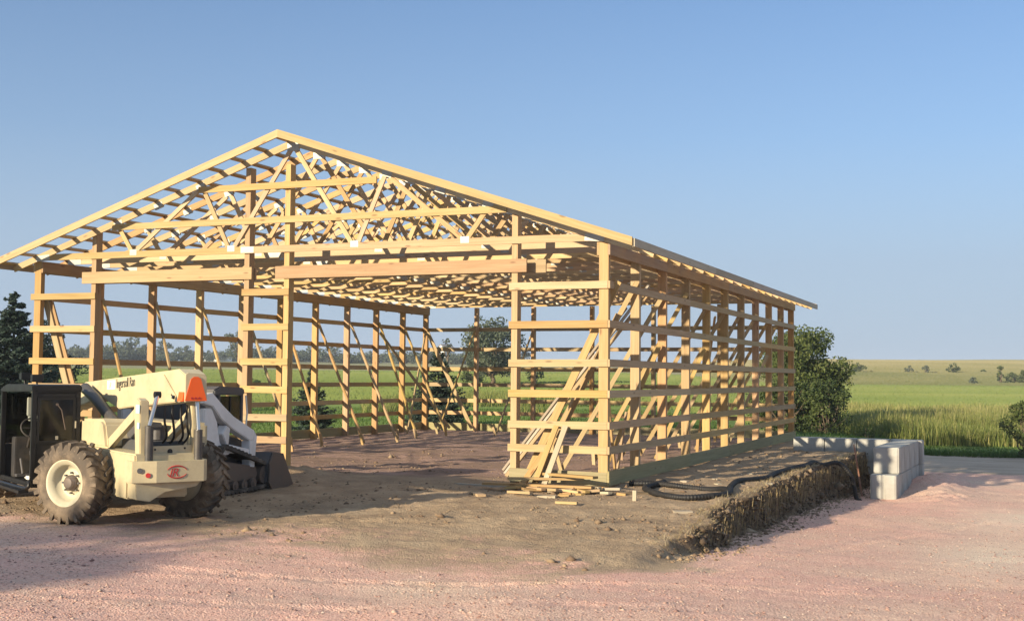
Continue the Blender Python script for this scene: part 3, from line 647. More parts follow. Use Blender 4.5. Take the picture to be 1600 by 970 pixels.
# rake fascia front and back, eave fascia left and right
ftop = lambda xx: roof_z(xx) + 0.085
for yy in (-OV-T/2-0.001, L+OV+T/2+0.001):
    for side in (-1, 1):
        e1 = XC + side*halfw; a = (XC, yy, ftop(XC)-0.072); bb = (e1, yy, ftop(e1)-0.072)
        h = 0.138
        if side < 0: board('rake_fascia', bb, a, h, T, M['lumber'], barn, ends=(-0.0225, -0.0225, 0.0225, 0.0225))
        else: board('rake_fascia', a, bb, h, T, M['lumber'], barn, ends=(0.0225, 0.0225, -0.0225, -0.0225))
for side in (-1, 1):
    xx = XC + side*(halfw-0.005+T/2); zz = ftop(XC+side*halfw)-0.09
    line('eave_fascia', (xx, -OV-0.0, zz), (xx, L+OV, zz), 4, 0.138, T, M['weathered'])  # greyer board wood here stands in for the shade on the eaves
# temporary braces and their stakes
def brace(p, q, dpt=0.088, th=0.038, stake=True, up=(0, 1, 0)):
    board('brace', p, q, dpt, th, M['lumber'], barn, up=up)
    if stake:
        xx, yy = q[0], q[1]; z0 = gz(xx, yy)
        board('stake', (xx+0.04, yy-0.05, z0-0.15), (xx+0.10*random.uniform(-1, 1), yy-0.08, z0+random.uniform(0.25, 0.4)), 0.07, 0.035, M['lumber'], barn, up=(1, 0, 0))
for k in range(1, 10):
    yy = side_y[k]; g0 = gz(-10.2, yy-1.5)
    brace((-W+PW+0.03, yy-0.02, 3.42+random.uniform(-0.1, 0.1)), (-10.2+random.uniform(-0.2, 0.2), yy-1.5, g0+0.06), up=(0, 0, 1))
    g1 = gz(-2.0, yy-0.6)
    brace((-PW+0.16, yy-0.13, 3.62+random.uniform(-0.15, 0.1)), (-2.0+random.uniform(-0.15, 0.15), yy-0.5, g1+0.06), up=(0, 0, 1))
for k in range(2, 10, 2):
    yy = side_y[k]; brace((-PW+0.1, yy-0.2, 2.5), (-1.15, yy-0.4, gz(-1.15, yy-0.4)+0.05), up=(0, 0, 1))
# corner braces
brace((-W+0.16, 0.27, 3.40), (-11.25, 0.27, 0.0), 0.14, 0.04, False, (0, 0, 1)); brace((-W+0.10, 0.225, 3.38), (-11.42, 0.225, 0.0), 0.14, 0.04, False, (0, 0, 1))
brace((0.10, 0.245, 3.50), (-1.60, 0.245, 0.02), 0.13, 0.04, False, (0, 0, 1)); brace((-0.02, 0.62, 2.95), (-1.45, 0.60, 0.1), 0.085, 0.04, False, (0, 0, 1))
brace((-W+0.22, L-PW-0.03, 3.35), (-10.75, L-PW-0.03, 0.08), 0.13, 0.04, False, (0, 0, 1))
brace((-10.66, L-PW-0.06, 3.4), (-10.9, L-2.5, gz(-10.9, L-2.5)+0.08), 0.07, 0.035)
brace((-8.58, L-PW-0.06, 3.3), (-8.9, L-2.4, gz(-8.9, L-2.4)+0.08), 0.07, 0.035)
brace((-6.52, L-PW-0.06, 3.3), (-6.7, L-2.4, gz(-6.7, L-2.4)+0.08), 0.07, 0.035)
brace((-W+PW+0.04, L-0.35, 3.3), (-W+0.75, L-2.6, gz(-W+0.75, L-2.6)+0.08), 0.07, 0.035)
brace((-W+PW+0.05, side_y[8], 3.2), (-11.4, L-0.6, 0.1), 0.088, 0.038, False, (0, 0, 1))
brace((-PW-0.05, 0.35, 2.6), (-0.42, 1.75, 0.05), 0.07, 0.035, False); brace((-PW-0.1, 1.95, 1.2), (-0.36, 1.62, 0.05), 0.07, 0.035, False)
brace((-0.25, 8.9, 3.3), (-1.2, 11.0, 0.1), 0.088, 0.038, False)

# ------------------------------------------------------------------ loose lumber
def lone(name, p, q, dpt, th, m, label, cat='board', group=None, up=(0, 0, 1)):
    p, q = Vector(p), Vector(q); o = board(name, p, q, dpt, th, m, None, up); tag(o, label, cat, group); return o
lone('long_plank', (-2.20, 0.80, 0.02), (-0.24, 3.42, 3.55), 0.07, 0.038, M['header'], 'long plank leaning up through the right bay, lowest of the slanting three', 'plank', 'long planks propped inside the right front bay', (1, 0, 0))
lone('long_plank', (-2.27, 0.88, 0.06), (-0.27, 3.38, 3.66), 0.05, 0.038, M['weathered'], 'pale long plank in the middle of the three slanting up inside the right bay', 'plank', 'long planks propped inside the right front bay', (1, 0, 0))
lone('long_plank', (-2.34, 0.97, 0.11), (-0.62, 3.02, 3.20), 0.05, 0.036, M['weathered'], 'pale narrow plank, topmost of the three slanting up inside the right bay', 'plank', 'long planks propped inside the right front bay', (1, 0, 0))
lone('leaning_board', (-1.40, -0.42, gz(-1.4, -0.42)+0.02), (-1.13, -0.085, 0.52), 0.11, 0.038, M['header'], 'shortest brown board leaning on the skirt board at the front right bay', 'board', None, (1, 0, 0))
lone('leaning_board', (-1.16, -0.50, gz(-1.16, -0.5)+0.02), (-0.90, -0.085, 1.00), 0.095, 0.038, M['header'], 'left, browner one of the two tall boards leaning on the front right bay girts', 'board', None, (1, 0, 0))
lone('leaning_board', (-0.98, -0.50, gz(-0.98, -0.5)+0.02), (-0.73, -0.085, 1.00), 0.095, 0.038, M['weathered'], 'right, paler one of the two tall boards leaning on the front right bay girts', 'board', None, (1, 0, 0))
def flat(name, x, y, ln, rz, dpt, th, m, label, cat, group=None, lift=0.0, tilt=0.0):
    z = gz(x, y) + th/2 + lift; dx = Vector((math.cos(rz)*ln/2, math.sin(rz)*ln/2, tilt*ln/2))
    o = board(name, Vector((x, y, z))-dx, Vector((x, y, z))+dx, th, dpt, m, None, (0, 0, 1)); tag(o, label, cat, group); return o
flat('scrap_board', -1.95, -0.42, 1.5, -0.10, 0.09, 0.035, M['weathered'], 'long whitish board lying at the left end of the scrap pile', 'board', None, 0.0)
flat('scrap_board', -0.95, -0.85, 1.9, 0.06, 0.14, 0.038, M['lumber'], 'longest orange tan board across the front of the scrap pile', 'board', None, 0.09)
flat('scrap_board', -0.52, -0.50, 1.15, -0.35, 0.14, 0.042, M['lumber'], 'pale yellow plank tipped across the top of the scrap pile', 'board', None, 0.22, 0.0)
flat('scrap_board', -0.95, -0.45, 1.3, 0.35, 0.14, 0.038, M['header'], 'reddish plank under the tipped yellow plank of the scrap pile', 'board', None, 0.15)
flat('scrap_board', -1.62, -1.75, 0.46, -0.9, 0.14, 0.038, M['lumber'], 'lone short board end lying on the dirt left of the scrap pile', 'board')
flat('scrap_board', 0.10, -2.30, 0.34, 0.1, 0.09, 0.038, M['lumber'], 'lone block of wood lying nearest the camera, before the scrap pile', 'board')
flat('scrap_board', 2.02, -2.7, 0.26, 0.5, 0.14, 0.04, M['weathered'], 'lone pale block of wood lying on the dirt before the pipe coil', 'board')
flat('scrap_board', 0.85, -0.55, 1.2, 0.45, 0.09, 0.035, M['bark'], 'dark wet strip of wood lying between scrap pile and pipe coil', 'board')
for i in range(42):
    x = random.gauss(-0.62, 0.60); y = -0.85 + random.gauss(0, 0.26) + 0.1*x
    flat('wood_offcut', max(-1.75, min(0.65, x)), min(-0.35, y), random.uniform(0.14, 0.50), random.uniform(-0.7, 0.7), random.choice([0.088, 0.088, 0.14]), 0.038, random.choice([M['lumber'], M['header'], M['header'], M['truss'], M['weathered']]),
         'short sawn offcut heaped in the scrap pile at the front right corner', 'offcut', 'offcuts in the scrap pile', random.choice([0, 0.0, 0.04, 0.045]), random.uniform(-0.1, 0.1))
for i, (x, y) in enumerate([(1.75, 3.1), (1.3, 2.3), (1.55, 1.5), (1.95, 0.2), (1.2, 0.9), (0.9, 1.7), (1.6, 4.0), (2.35, 1.9)]):
    flat('wood_chip', x, y, random.uniform(0.10, 0.2), random.uniform(0, 3), 0.09, 0.03, M['weathered'], 'small pale wood scrap lying on the dirt beside the right wall', 'offcut', 'pale scraps beside the right wall')
o = board('survey_lath', (0.95, -1.55, gz(0.95, -1.55)-0.05), (0.95, -1.55, gz(0.95, -1.55)+0.16), 0.06, 0.03, M['weathered'], None, (1, 0, 0)); tag(o, 'small pale peg standing in the dirt before the pipe coil', 'peg')

# ------------------------------------------------------------------ drain pipe
def smooth_path(pts, step):
    pts = [Vector(p) for p in pts]; out = []
    for i in range(len(pts)-1):
        p0, p1, p2, p3 = pts[max(i-1, 0)], pts[i], pts[i+1], pts[min(i+2, len(pts)-1)]
        n = max(2, int((p2-p1).length/step))
        for k in range(n):
            t = k/n; out.append(0.5*((2*p1)+(p2-p0)*t+(2*p0-5*p1+4*p2-p3)*t*t+(3*p1-p0-3*p2+p3)*t**3))
    return out + [pts[-1]]
hp = [(0.20, 0.62), (0.46, 0.62), (0.78, 0.66), (1.2, 0.56), (1.65, 0.38), (2.0, 0.05), (2.16, -0.45), (2.02, -0.95), (1.62, -1.15), (1.15, -0.86), (0.78, -0.30), (0.62, 0.25), (0.75, 0.90)]
hp2 = [(2.02, -0.98), (2.16, -0.45), (2.06, 0.20), (1.90, 0.85), (1.84, 1.75), (1.98, 2.35), (2.12, 2.95), (2.10, 3.8), (2.08, 4.6), (2.14, 5.3), (2.22, 5.95), (2.26, 6.7), (2.30, 7.3), (2.42, 7.75)]
def pipe(pts, name, label, fall=()):
    P = [(x, y, gz(x, y)+0.045) for x, y in pts] + list(fall); q = smooth_path(P, 0.012)
    return tag(MB().tube(q, 0.05, 10, [0.052 if (i // 2) % 2 else 0.044 for i in range(len(q))]).build(name, M['hose']), label, 'pipe')
pipe(hp, 'drain_pipe', 'flat loop of black corrugated drain pipe near the front right corner post')
pipe([(x, y) for x, y in hp2], 'drain_pipe', 'black corrugated drain pipe snaking along the pad edge and down the bank', [(2.72, 7.98, 0.0), (2.96, 8.12, -0.25), (3.04, 8.22, -0.55), (3.08, 8.25, -0.78), (3.18, 8.05, -0.82)])
sr = board('grade_stake', (3.10, 9.20, -0.9), (2.92, 9.15, 0.36), 0.035, 0.02, M['rust'], None, (1, 0, 0)); tag(sr, 'thin rusty white grade stake standing at the end of the cut bank', 'stake')

# ------------------------------------------------------------------ concrete blocks
def block(x, y, z, lx, ly, h, rz, label, group=None, groove=None):
    """a cast block; groove 'y' cuts a key slot down the end that faces -y"""
    mb = MB()
    c = 0.035
    if groove == 'y':
        g = 0.03; poly = [(-lx/2+c, -ly/2), (-g-0.02, -ly/2), (-g*0.4, -ly/2+0.06), (g*0.4, -ly/2+0.06), (g+0.02, -ly/2), (lx/2-c, -ly/2), (lx/2, -ly/2+c), (lx/2, ly/2-c), (lx/2-c, ly/2), (-lx/2+c, ly/2), (-lx/2, ly/2-c), (-lx/2, -ly/2+c)]
    else: poly = [(-lx/2+c, -ly/2), (lx/2-c, -ly/2), (lx/2, -ly/2+c), (lx/2, ly/2-c), (lx/2-c, ly/2), (-lx/2+c, ly/2), (-lx/2, ly/2-c), (-lx/2, -ly/2+c)]
    mb.prism(poly, 0, h, 'z')
    o = mb.build('concrete_block', M['concrete'], None, 0.018); o.location = (x, y, z); o.rotation_euler = (0, 0, rz)
    tag(o, label, 'block', group); return o
rz = -0.035; BH = 0.585; zb = -0.86; x0, y0, BL = 3.62, 8.55, 0.93
def along(s_): return x0 + s_*math.sin(-rz), y0 + s_*math.cos(rz)
low = ['keyed end block of the lower tier, nearest the bank and grade stake'] + ['concrete block in the lower tier of the retaining wall']*4
for k in range(5):
    x, y = along(BL*(k+0.5)); block(x, y, zb, 0.58, BL-0.012, BH, rz, low[k], None if k == 0 else 'lower tier blocks of the retaining wall', 'y' if k == 0 else None)
for k in range(5):
    s0 = BL*0.55 + BL*k; x, y = along(s0+BL*0.5)
    if k == 4: break
    block(x, y, zb+BH+0.004, 0.58, BL-0.012, BH, rz, 'front block of the upper tier with a sunlit end face' if k == 0 else 'concrete block in the upper tier running back from the front', None if k == 0 else 'upper tier blocks running back', None)
xe, ye = along(BL*4.55+0.30)
for tier in (0, 1):
    for k in range(4):
        block(xe - 0.04 - 0.81*k, ye+0.02, zb+tier*(BH+0.004), 0.80, 0.58, BH, 0.0, ('top block of the rear return wall behind the dirt pad' if tier else 'bottom block of the rear return wall behind the dirt pad'), 'upper blocks of the rear return wall' if tier else 'lower blocks of the rear return wall')

# ------------------------------------------------------------------ telehandler
TH = empty('telehandler', (-4.83, -6.23, -0.20), math.atan2(0.493, -0.87) - R(2.5))
tag(TH, 'cream telescopic handler with black cab and big lugged tyres parked before the barn', 'telehandler')
def wheel(loc, steer, r=0.565, wd=0.36, parent=TH, flip=1):
    """wheel = rim, with tyre and hub below it; outer face towards +y when flip = 1"""
    rim = MB().lathe([(0.02, 0.035), (0.14, 0.035), (0.15, 0.02), (0.20, 0.03), (0.24, 0.10), (0.255, 0.155), (0.30, 0.17), (0.315, 0.185), (0.315, 0.165), (0.28, 0.14), (0.27, -0.15), (0.315, -0.18), (0.05, -0.02)], 44).build('wheel', M['rim'], parent)
    rim.location = loc; rim.rotation_euler = (0, 0, steer + (0 if flip > 0 else math.pi))
    t = MB().lathe([(0.305, 0.16), (0.325, 0.185), (0.38, 0.195), (0.44, 0.185), (0.49, 0.165), (0.515, 0.14), (0.525, 0.07), (0.53, 0), (0.525, -0.07), (0.515, -0.14), (0.49, -0.165), (0.44, -0.185), (0.38, -0.195), (0.325, -0.185), (0.305, -0.16)], 56)
    N = 22
    for s in (1, -1):
        for i in range(N):
            a0 = 2*math.pi*(i + (0.5 if s < 0 else 0))/N; pts = []
            for (ylo, da) in ((0.0, 0.20), (0.10, 0.08), (0.188, 0.0)):
                for dd_, rr in ((-0.055, 0.50), (0.055, 0.50), (0.045, r), (-0.045, r)):
                    rr2 = rr - (0.022 if (ylo > 0.15 and rr == r) else 0) - (0.06 if (ylo > 0.15 and rr != r) else 0); a = a0 + da + dd_
                    pts.append((rr2*math.cos(a), s*ylo, rr2*math.sin(a)))
            fs = [(0, 1, 2, 3), (8, 11, 10, 9)] + [(q*4+k, q*4+(k+1) % 4, q*4+4+(k+1) % 4, q*4+4+k) for q in range(2) for k in range(4)]
            t.add(pts, fs)
    t.build('tyre', M['tyre'], rim)
    hb = MB().lathe([(0.0, 0.125), (0.06, 0.125), (0.075, 0.12), (0.08, 0.085), (0.105, 0.08), (0.108, 0.03)], 24).build('hub', M['steel'], rim)
    for i in range(8):
        a = 2*math.pi*i/8; MB().cyl((0.135*math.cos(a), 0.03, 0.135*math.sin(a)), (0.135*math.cos(a), 0.075, 0.135*math.sin(a)), 0.014, 6).build('wheel_nut', M['darkgrey'], rim)
    return rim
wheel((0, 0.82, 0.565), R(31)); wheel((0, -0.82, 0.565), R(31), flip=-1)
wheel((3.95, 0.82, 0.565), R(-8)); wheel((3.95, -0.82, 0.565), R(-8), flip=-1)
# chassis
ch = MB().prism([(-1.25, 1.00), (-1.25, 0.72), (-0.95, 0.60), (-0.95, 0.40), (4.2, 0.42), (4.3, 0.75), (3.4, 0.98), (0.5, 1.00)], -0.40, 0.42, 'y').build('chassis', M['cream'], TH, 0.02)
MB().prism([(-0.30, 0.74), (0.10, 0.74), (0.10, 0.50), (-0.30, 0.50)], 0.425, 0.60, 'y').build('axle_bracket', M['black'], TH, 0.01)
MB().cyl((0, -0.75, 0.565), (0, 0.75, 0.565), 0.09, 12).box((-0.16, -0.16, 0.42), (0.16, 0.16, 0.72)).build('axle', M['black'], TH)
MB().cyl((3.95, -0.75, 0.565), (3.95, 0.75, 0.565), 0.09, 12).build('axle', M['black'], TH)
# rear counterweight: chamfered bumper with a keel below
bp = MB().prism([(-1.36, 0.17), (-1.36, -0.47), (-1.22, -0.56), (-1.0, -0.56), (-1.0, 0.47), (-1.27, 0.46)], 0.63, 0.91, 'z').build('rear_bumper', M['cream'], TH, 0.006)
MB().prism([(0.415, 0.628), (0.40, 0.42), (0.22, 0.385), (0.02, 0.50), (-0.40, 0.56), (-0.46, 0.628)], -1.27, -0.96, 'x').build('counterweight', M['cream'], TH, 0.008)
MB().cyl((-1.27, 0.36, 0.79), (-1.315, 0.375, 0.79), 0.035, 14).build('tail_light', M['darkgrey'], TH).rotation_euler = (0, 0, 0)
MB().cyl((-1.29, 0.26, 0.73), (-1.345, 0.275, 0.73), 0.032, 14).build('tail_light', M['redmark'], TH)
# plate over the bumper and the two boom towers
pl = MB().prism([(0.22, 0.915), (0.22, 1.09), (-0.36, 1.10), (-0.36, 0.915)], -1.19, -1.15, 'x').build('rear_plate', M['cream'], TH, 0.006)
MB().cyl((-1.192, -0.06, 1.02), (-1.196, -0.06, 1.02), 0.035, 14).cyl((-1.192, 0.14, 1.05), (-1.196, 0.14, 1.05), 0.014, 8).cyl((-1.192, -0.26, 1.06), (-1.196, -0.26, 1.06), 0.014, 8).build('plate_hole_discs', M['black'], TH)  # black discs on the plate, painted for the dark inside holes
MB().prism([(-1.20, 0.90), (-1.02, 0.90), (-0.92, 1.62), (-1.02, 1.72), (-1.16, 1.68)], 0.22, 0.34, 'y').build('boom_tower', M['cream'], TH, 0.012)
MB().prism([(-1.20, 0.90), (-1.02, 0.90), (-0.92, 1.66), (-1.02, 1.74), (-1.16, 1.72)], -0.47, -0.36, 'y').build('boom_tower', M['cream'], TH, 0.012)
board('tower_strut', TH.matrix_basis @ Vector((0.30, 0.28, 1.02)), TH.matrix_basis @ Vector((-0.98, 0.28, 1.55)), 0.13, 0.07, M['cream'], TH)
board('tower_strut', TH.matrix_basis @ Vector((0.10, -0.42, 1.02)), TH.matrix_basis @ Vector((-0.98, -0.42, 1.50)), 0.13, 0.07, M['cream'], TH)
MB().box((-1.165, 0.345, 1.52), (-1.02, 0.348, 1.63)).build('sticker', M['bluesticker'], TH); MB().box((-1.17, 0.345, 1.32), (-1.08, 0.348, 1.40)).build('sticker', M['bluesticker'], TH)
# boom with its fold, rear cheek and cover
boom = MB().prism([(-1.38, 2.03), (-1.14, 2.10), (3.03, 1.89), (3.9, 1.62), (3.9, 1.42), (2.9, 1.56), (2.2, 1.68), (1.30, 1.51), (0.80, 1.55), (-1.40, 1.68)], -0.46, -0.17, 'y').build('boom', M['cream'], TH, 0.012)
MB().prism([(-1.10, 1.745), (-0.62, 2.03), (-0.02, 1.83)], -0.168, -0.150, 'y').build('boom_gusset', M['cream'], TH, 0.004)
MB().prism([(3.85, 1.60), (5.2, 1.16), (5.2, 1.00), (3.85, 1.43)], -0.41, -0.22, 'y').build('boom_extension', M['cream'], TH, 0.01)
MB().box((5.15, -0.75, 0.25), (5.25, 0.15, 1.1)).box((5.25, -0.65, 0.22), (6.2, -0.52, 0.27)).box((5.25, -0.08, 0.22), (6.2, 0.05, 0.27)).build('fork_carriage', M['black'], TH, 0.01)
MB().cyl((-0.73, -0.172, 1.86), (-0.73, -0.162, 1.86), 0.028, 4).build('boom_hole_disc', M['black'], TH)  # black plug on the boom side stands in for a hole's shade
bt = MB(); bt.cyl((-1.0, -0.175, 1.73), (-1.0, -0.15, 1.74), 0.035, 10).cyl((-0.95, -0.175, 1.76), (-0.95, -0.15, 1.76), 0.02, 8).build('boom_pin', M['black'], TH)
rearp = MB().prism([(-0.165, 1.67), (-0.165, 2.03), (-0.20, 2.05), (-0.42, 2.035), (-0.45, 2.0), (-0.46, 1.69)], -1.425, -1.385, 'x').build('boom_end_plate', M['cream'], TH, 0.004)
MB().prism([(-0.155, 1.685), (-0.235, 1.97), (-0.275, 2.00), (-0.33, 2.0), (-0.37, 1.97), (-0.455, 1.685)], -1.436, -1.427, 'x').build('slow_vehicle_emblem', M['orange'], TH)
MB().prism([(-0.14, 1.68), (-0.16, 1.80), (-0.18, 1.68)], -1.38, -1.20, 'x').build('end_light', M['orange'], TH)
k = MB()
for yy in (-0.25, -0.30, -0.35): k.cyl((-1.437, yy, 1.72), (-1.441, yy, 1.72), 0.016, 8)
k.build('emblem_bolts', M['redmark'], TH)
# lettering: a badge box and the maker's word on the boom side, a red badge on the bumper
MBsid = Matrix.Translation((0.93, -0.1655, 1.845)) @ Matrix(((-1, 0, 0), (0, 0, 1), (0, 1, 0))).to_4x4() @ Matrix.Rotation(R(2.6), 4, 'Z')
text('boom_lettering', 'Ingersoll Ran', M['ink'], 0.20, Matrix.Translation((1.42, -0.1665, 1.815)) @ Matrix(((-1, 0, 0), (0, 0, 1), (0, 1, 0))).to_4x4() @ Matrix.Rotation(R(3.0), 4, 'Z'), TH, 0, 0.002, 0.86)
bdg = MB().prism([(1.86, 1.79), (1.48, 1.80), (1.48, 1.935), (1.86, 1.925)], -0.17, -0.1665, 'y').build('boom_badge', M['sticker'], TH)
text('badge_lettering', 'IR', M['cream'], 0.14, Matrix.Translation((1.76, -0.1645, 1.81)) @ Matrix(((-1, 0, 0), (0, 0, 1), (0, 1, 0))).to_4x4(), TH, 0.2, 0.001)
text('bumper_lettering', 'IR', M['redmark'], 0.15, Matrix.Translation((-1.3625, 0.005, 0.71)) @ Matrix(((0, 0, -1), (-1, 0, 0), (0, 1, 0))).to_4x4(), TH, 0.25, 0.002)
ring = MB()
for a0, a1 in ((20, 165), (200, 345)):
    p_ = [(-1.362, -0.10 + 0.135*math.cos(R(a)), 0.765 + 0.078*math.sin(R(a))) for a in np.linspace(a0, a1, 18)]
    ring.tube(p_, 0.007, 6, [0.003 + 0.007*math.sin(math.pi*i/17) for i in range(18)])
ring.build('bumper_badge_ring', M['redmark'], TH)
# cylinders, hoses
cyl_ = MB().cyl((-1.24, 0.24, 0.90), (-1.24, 0.24, 1.36), 0.055, 14).build('lift_cylinder', M['tube'], TH)
MB().cyl((-1.24, 0.24, 1.36), (-1.13, 0.10, 1.76), 0.028, 10).build('cylinder_rod', M['chrome'], cyl_)
cy2 = MB().cyl((-1.25, -0.42, 0.90), (-1.25, -0.42, 1.30), 0.055, 14).build('lift_cylinder', M['tube'], TH)
MB().cyl((-1.25, -0.42, 1.30), (-1.22, -0.40, 1.68), 0.03, 10).build('cylinder_rod', M['chrome'], cy2)
MB().cyl((-1.12, 0.14, 1.76), (-1.12, 0.06, 1.76), 0.045, 12).build('pivot_pin', M['black'], TH)
MB().tube(smooth_path([(2.62, -0.06, 1.80), (2.0, -0.06, 1.63), (1.35, -0.06, 1.40), (0.80, -0.06, 1.22)], 0.1), 0.085, 14).build('boom_cylinder', M['tube'], TH)
for j, (yy, q) in enumerate(((-0.02, 0.0), (-0.12, 0.1), (-0.24, 0.05), (-0.32, -0.04))):
    MB().tube(smooth_path([(-1.08, yy, 1.62), (-1.16, yy+0.03, 1.42+q), (-1.05, yy-0.04, 1.2), (-0.8, yy, 1.05)], 0.04), 0.016, 8).build('hydraulic_hose', M['hose'], TH)
MB().box((-0.95, -0.34, 1.0), (0.1, 0.16, 1.14)).cyl((-0.6, -0.1, 1.15), (-0.6, -0.1, 1.32), 0.10, 12).box((-0.2, -0.3, 1.14), (0.3, 0.05, 1.36)).build('valve_block', M['darkgrey'], TH, 0.01)
MB().prism([(0.14, 1.0), (1.48, 1.0), (1.46, 1.30), (1.36, 1.375), (0.40, 1.395), (0.28, 1.34)], -0.02, 0.36, 'y').build('engine_hood', M['cream'], TH, 0.035)
MB().box((-0.25, -0.95, 0.75), (2.0, -0.44, 1.35)).build('engine_cover', M['cream'], TH, 0.04)
# cab: frame, roof, panels, glass, interior
cb = MB()
Y0, Y1, XA, XB, ZB, ZT = 0.42, 1.03, 1.32, 3.10, 0.44, 1.87
for (xx, yy) in ((XA, Y1), (XA, Y0), (XB, Y1), (XB-0.02, Y0)):
    cb.box((xx-0.035, yy-0.035, ZB), (xx+0.035, yy+0.035, ZT-0.08))
cb.box((XA-0.03, Y0-0.03, ZB), (XB+0.03, Y0+0.03, ZB+0.06)); cb.box((XA-0.03, Y1-0.03, ZB), (XB+0.03, Y1+0.03, ZB+0.03)); cb.box((XA-0.03, Y0-0.03, ZT-0.13), (XA+0.03, Y1+0.03, ZT-0.085))
cab = cb.build('cab', M['black'], TH, 0.01)
MB().prism([(XA-0.05, ZT-0.10), (XA-0.05, ZT-0.02), (XA+0.05, ZT), (XB-0.3, ZT-0.01), (XB+0.05, ZT-0.08), (XB+0.05, ZT-0.13)], Y0-0.045, Y1+0.045, 'y').build('cab_roof', M['black'], cab, 0.015)
MB().box((XA-0.02, Y0+0.037, ZB), (XA+0.02, Y1-0.037, 1.03)).build('rear_panel', M['black'], cab, 0.006)
MB().box((XA-0.02, Y0+0.037, 1.68), (XA+0.02, Y1-0.037, ZT-0.102)).build('rear_panel', M['black'], cab, 0.006)
rw = MB().box((XA-0.028, Y0+0.04, 1.03), (XA-0.022, Y1-0.04, 1.68)).build('rear_window', M['glass'], cab)
f_ = MB(); 
for a, b in (((Y0+0.04, 1.03), (Y1-0.04, 1.065)), ((Y0+0.04, 1.645), (Y1-0.04, 1.68)), ((Y0+0.04, 1.065), (Y0+0.07, 1.645)), ((Y1-0.07, 1.065), (Y1-0.04, 1.645))): f_.box((XA-0.04, a[0], a[1]), (XA-0.029, b[0], b[1]))
f_.build('window_seal', M['black'], cab)
MB().tube([(XA-0.045, 0.72, 1.58), (XA-0.05, 0.66, 1.50), (XA-0.045, 0.60, 1.22)], 0.008, 6).cyl((XA-0.05, 0.72, 1.58), (XA-0.03, 0.72, 1.58), 0.02, 8).build('wiper', M['steel'], cab)
MB().box((XA-0.05, 0.70, 1.08), (XA-0.04, 0.74, 1.13)).box((XA-0.05, 0.45, 1.24), (XA-0.04, 0.47, 1.34)).build('window_latch', M['chrome'], cab)
MB().box((XA, Y0-0.02, ZB), (XB, Y0-0.005, 1.05)).build('side_panel', M['black'], cab); MB().box((XA+0.04, Y0-0.015, 1.06), (XB-0.06, Y0-0.008, ZT-0.15)).build('side_window', M['glass'], cab)
MB().box((XB-0.005, Y0+0.04, 0.95), (XB+0.005, Y1-0.04, ZT-0.15)).build('windscreen', M['glass'], cab); MB().box((XB-0.02, Y0+0.04, ZB), (XB+0.02, Y1-0.04, 0.94)).build('front_panel', M['black'], cab)
MB().box((XA-0.02, Y0+0.05, ZB-0.04), (XB+0.1, Y1+0.02, ZB)).build('cab_floor', M['black'], cab, 0.01)
MB().tube(smooth_path([(XA-0.02, Y1+0.05, ZB+0.06), (XA+0.06, Y1+0.06, ZB-0.05), (XB+0.15, Y1+0.06, ZB-0.07)], 0.05), 0.03, 8).box((XA+0.1, Y1+0.02, ZB-0.12), (XB+0.1, Y1+0.16, ZB-0.08)).build('step', M['black'], cab)
MB().box((XA+0.18, Y0+0.10, 0.80), (XA+0.62, Y1-0.10, 0.92)).box((XA+0.10, Y0+0.10, 0.86), (XA+0.20, Y1-0.10, 1.40)).box((XA+0.25, Y0+0.18, ZB), (XA+0.55, Y1-0.18, 0.80)).build('seat', M['seat'], cab, 0.03)
MB().box((XB-0.28, Y0+0.08, ZB), (XB-0.05, Y1-0.12, 1.05)).cyl((XB-0.35, 0.74, 0.9), (XB-0.58, 0.74, 1.18), 0.03, 8).build('dashboard', M['seat'], cab, 0.02)
sw = MB(); sw.tube([(XB-0.60+0.09*math.cos(a)*0.9, 0.74+0.17*math.sin(a), 1.20+0.14*math.cos(a)) for a in np.linspace(0, 2*math.pi, 26)], 0.014, 6); sw.cyl((XB-0.60, 0.57, 1.2), (XB-0.6, 0.91, 1.2), 0.01, 6).build('steering_wheel', M['seat'], cab)
MB().box((XB-0.5, Y0+0.02, 1.30), (XB-0.45, Y0+0.36, 1.38)).box((XB-0.5, Y0+0.32, 1.38), (XB-0.45, Y0+0.38, 1.66)).build('door_panel', M['greypanel'], cab, 0.01)
MB().box((XB-0.50, Y1-0.30, 0.46), (XB-0.36, Y1-0.10, 0.50)).tube([(XB-0.45, Y1-0.2, 0.5), (XB-0.3, Y1-0.2, 0.72)], 0.02, 8).build('pedal', M['darkgrey'], cab, 0.005)
MB().box((XA+0.50, Y1-0.26, ZB+0.02), (XA+0.85, Y1-0.10, ZB+0.07)).build('floor_mat', M['sticker'], cab, 0.02)
MB().cyl((XB-0.9, 0.95, ZT), (XB-0.9, 0.95, ZT+0.09), 0.02, 8).box((XB-0.98, 0.88, ZT+0.06), (XB-0.84, 1.02, ZT+0.16)).build('work_light', M['black'], cab, 0.01)
MB().cyl((XA+0.4, 0.9, ZT-0.02), (XA+0.4, 0.9, ZT+0.05), 0.015, 8).box((XA+0.34, 0.82, ZT+0.03), (XA+0.46, 0.98, ZT+0.14)).build('work_light', M['black'], cab, 0.01)

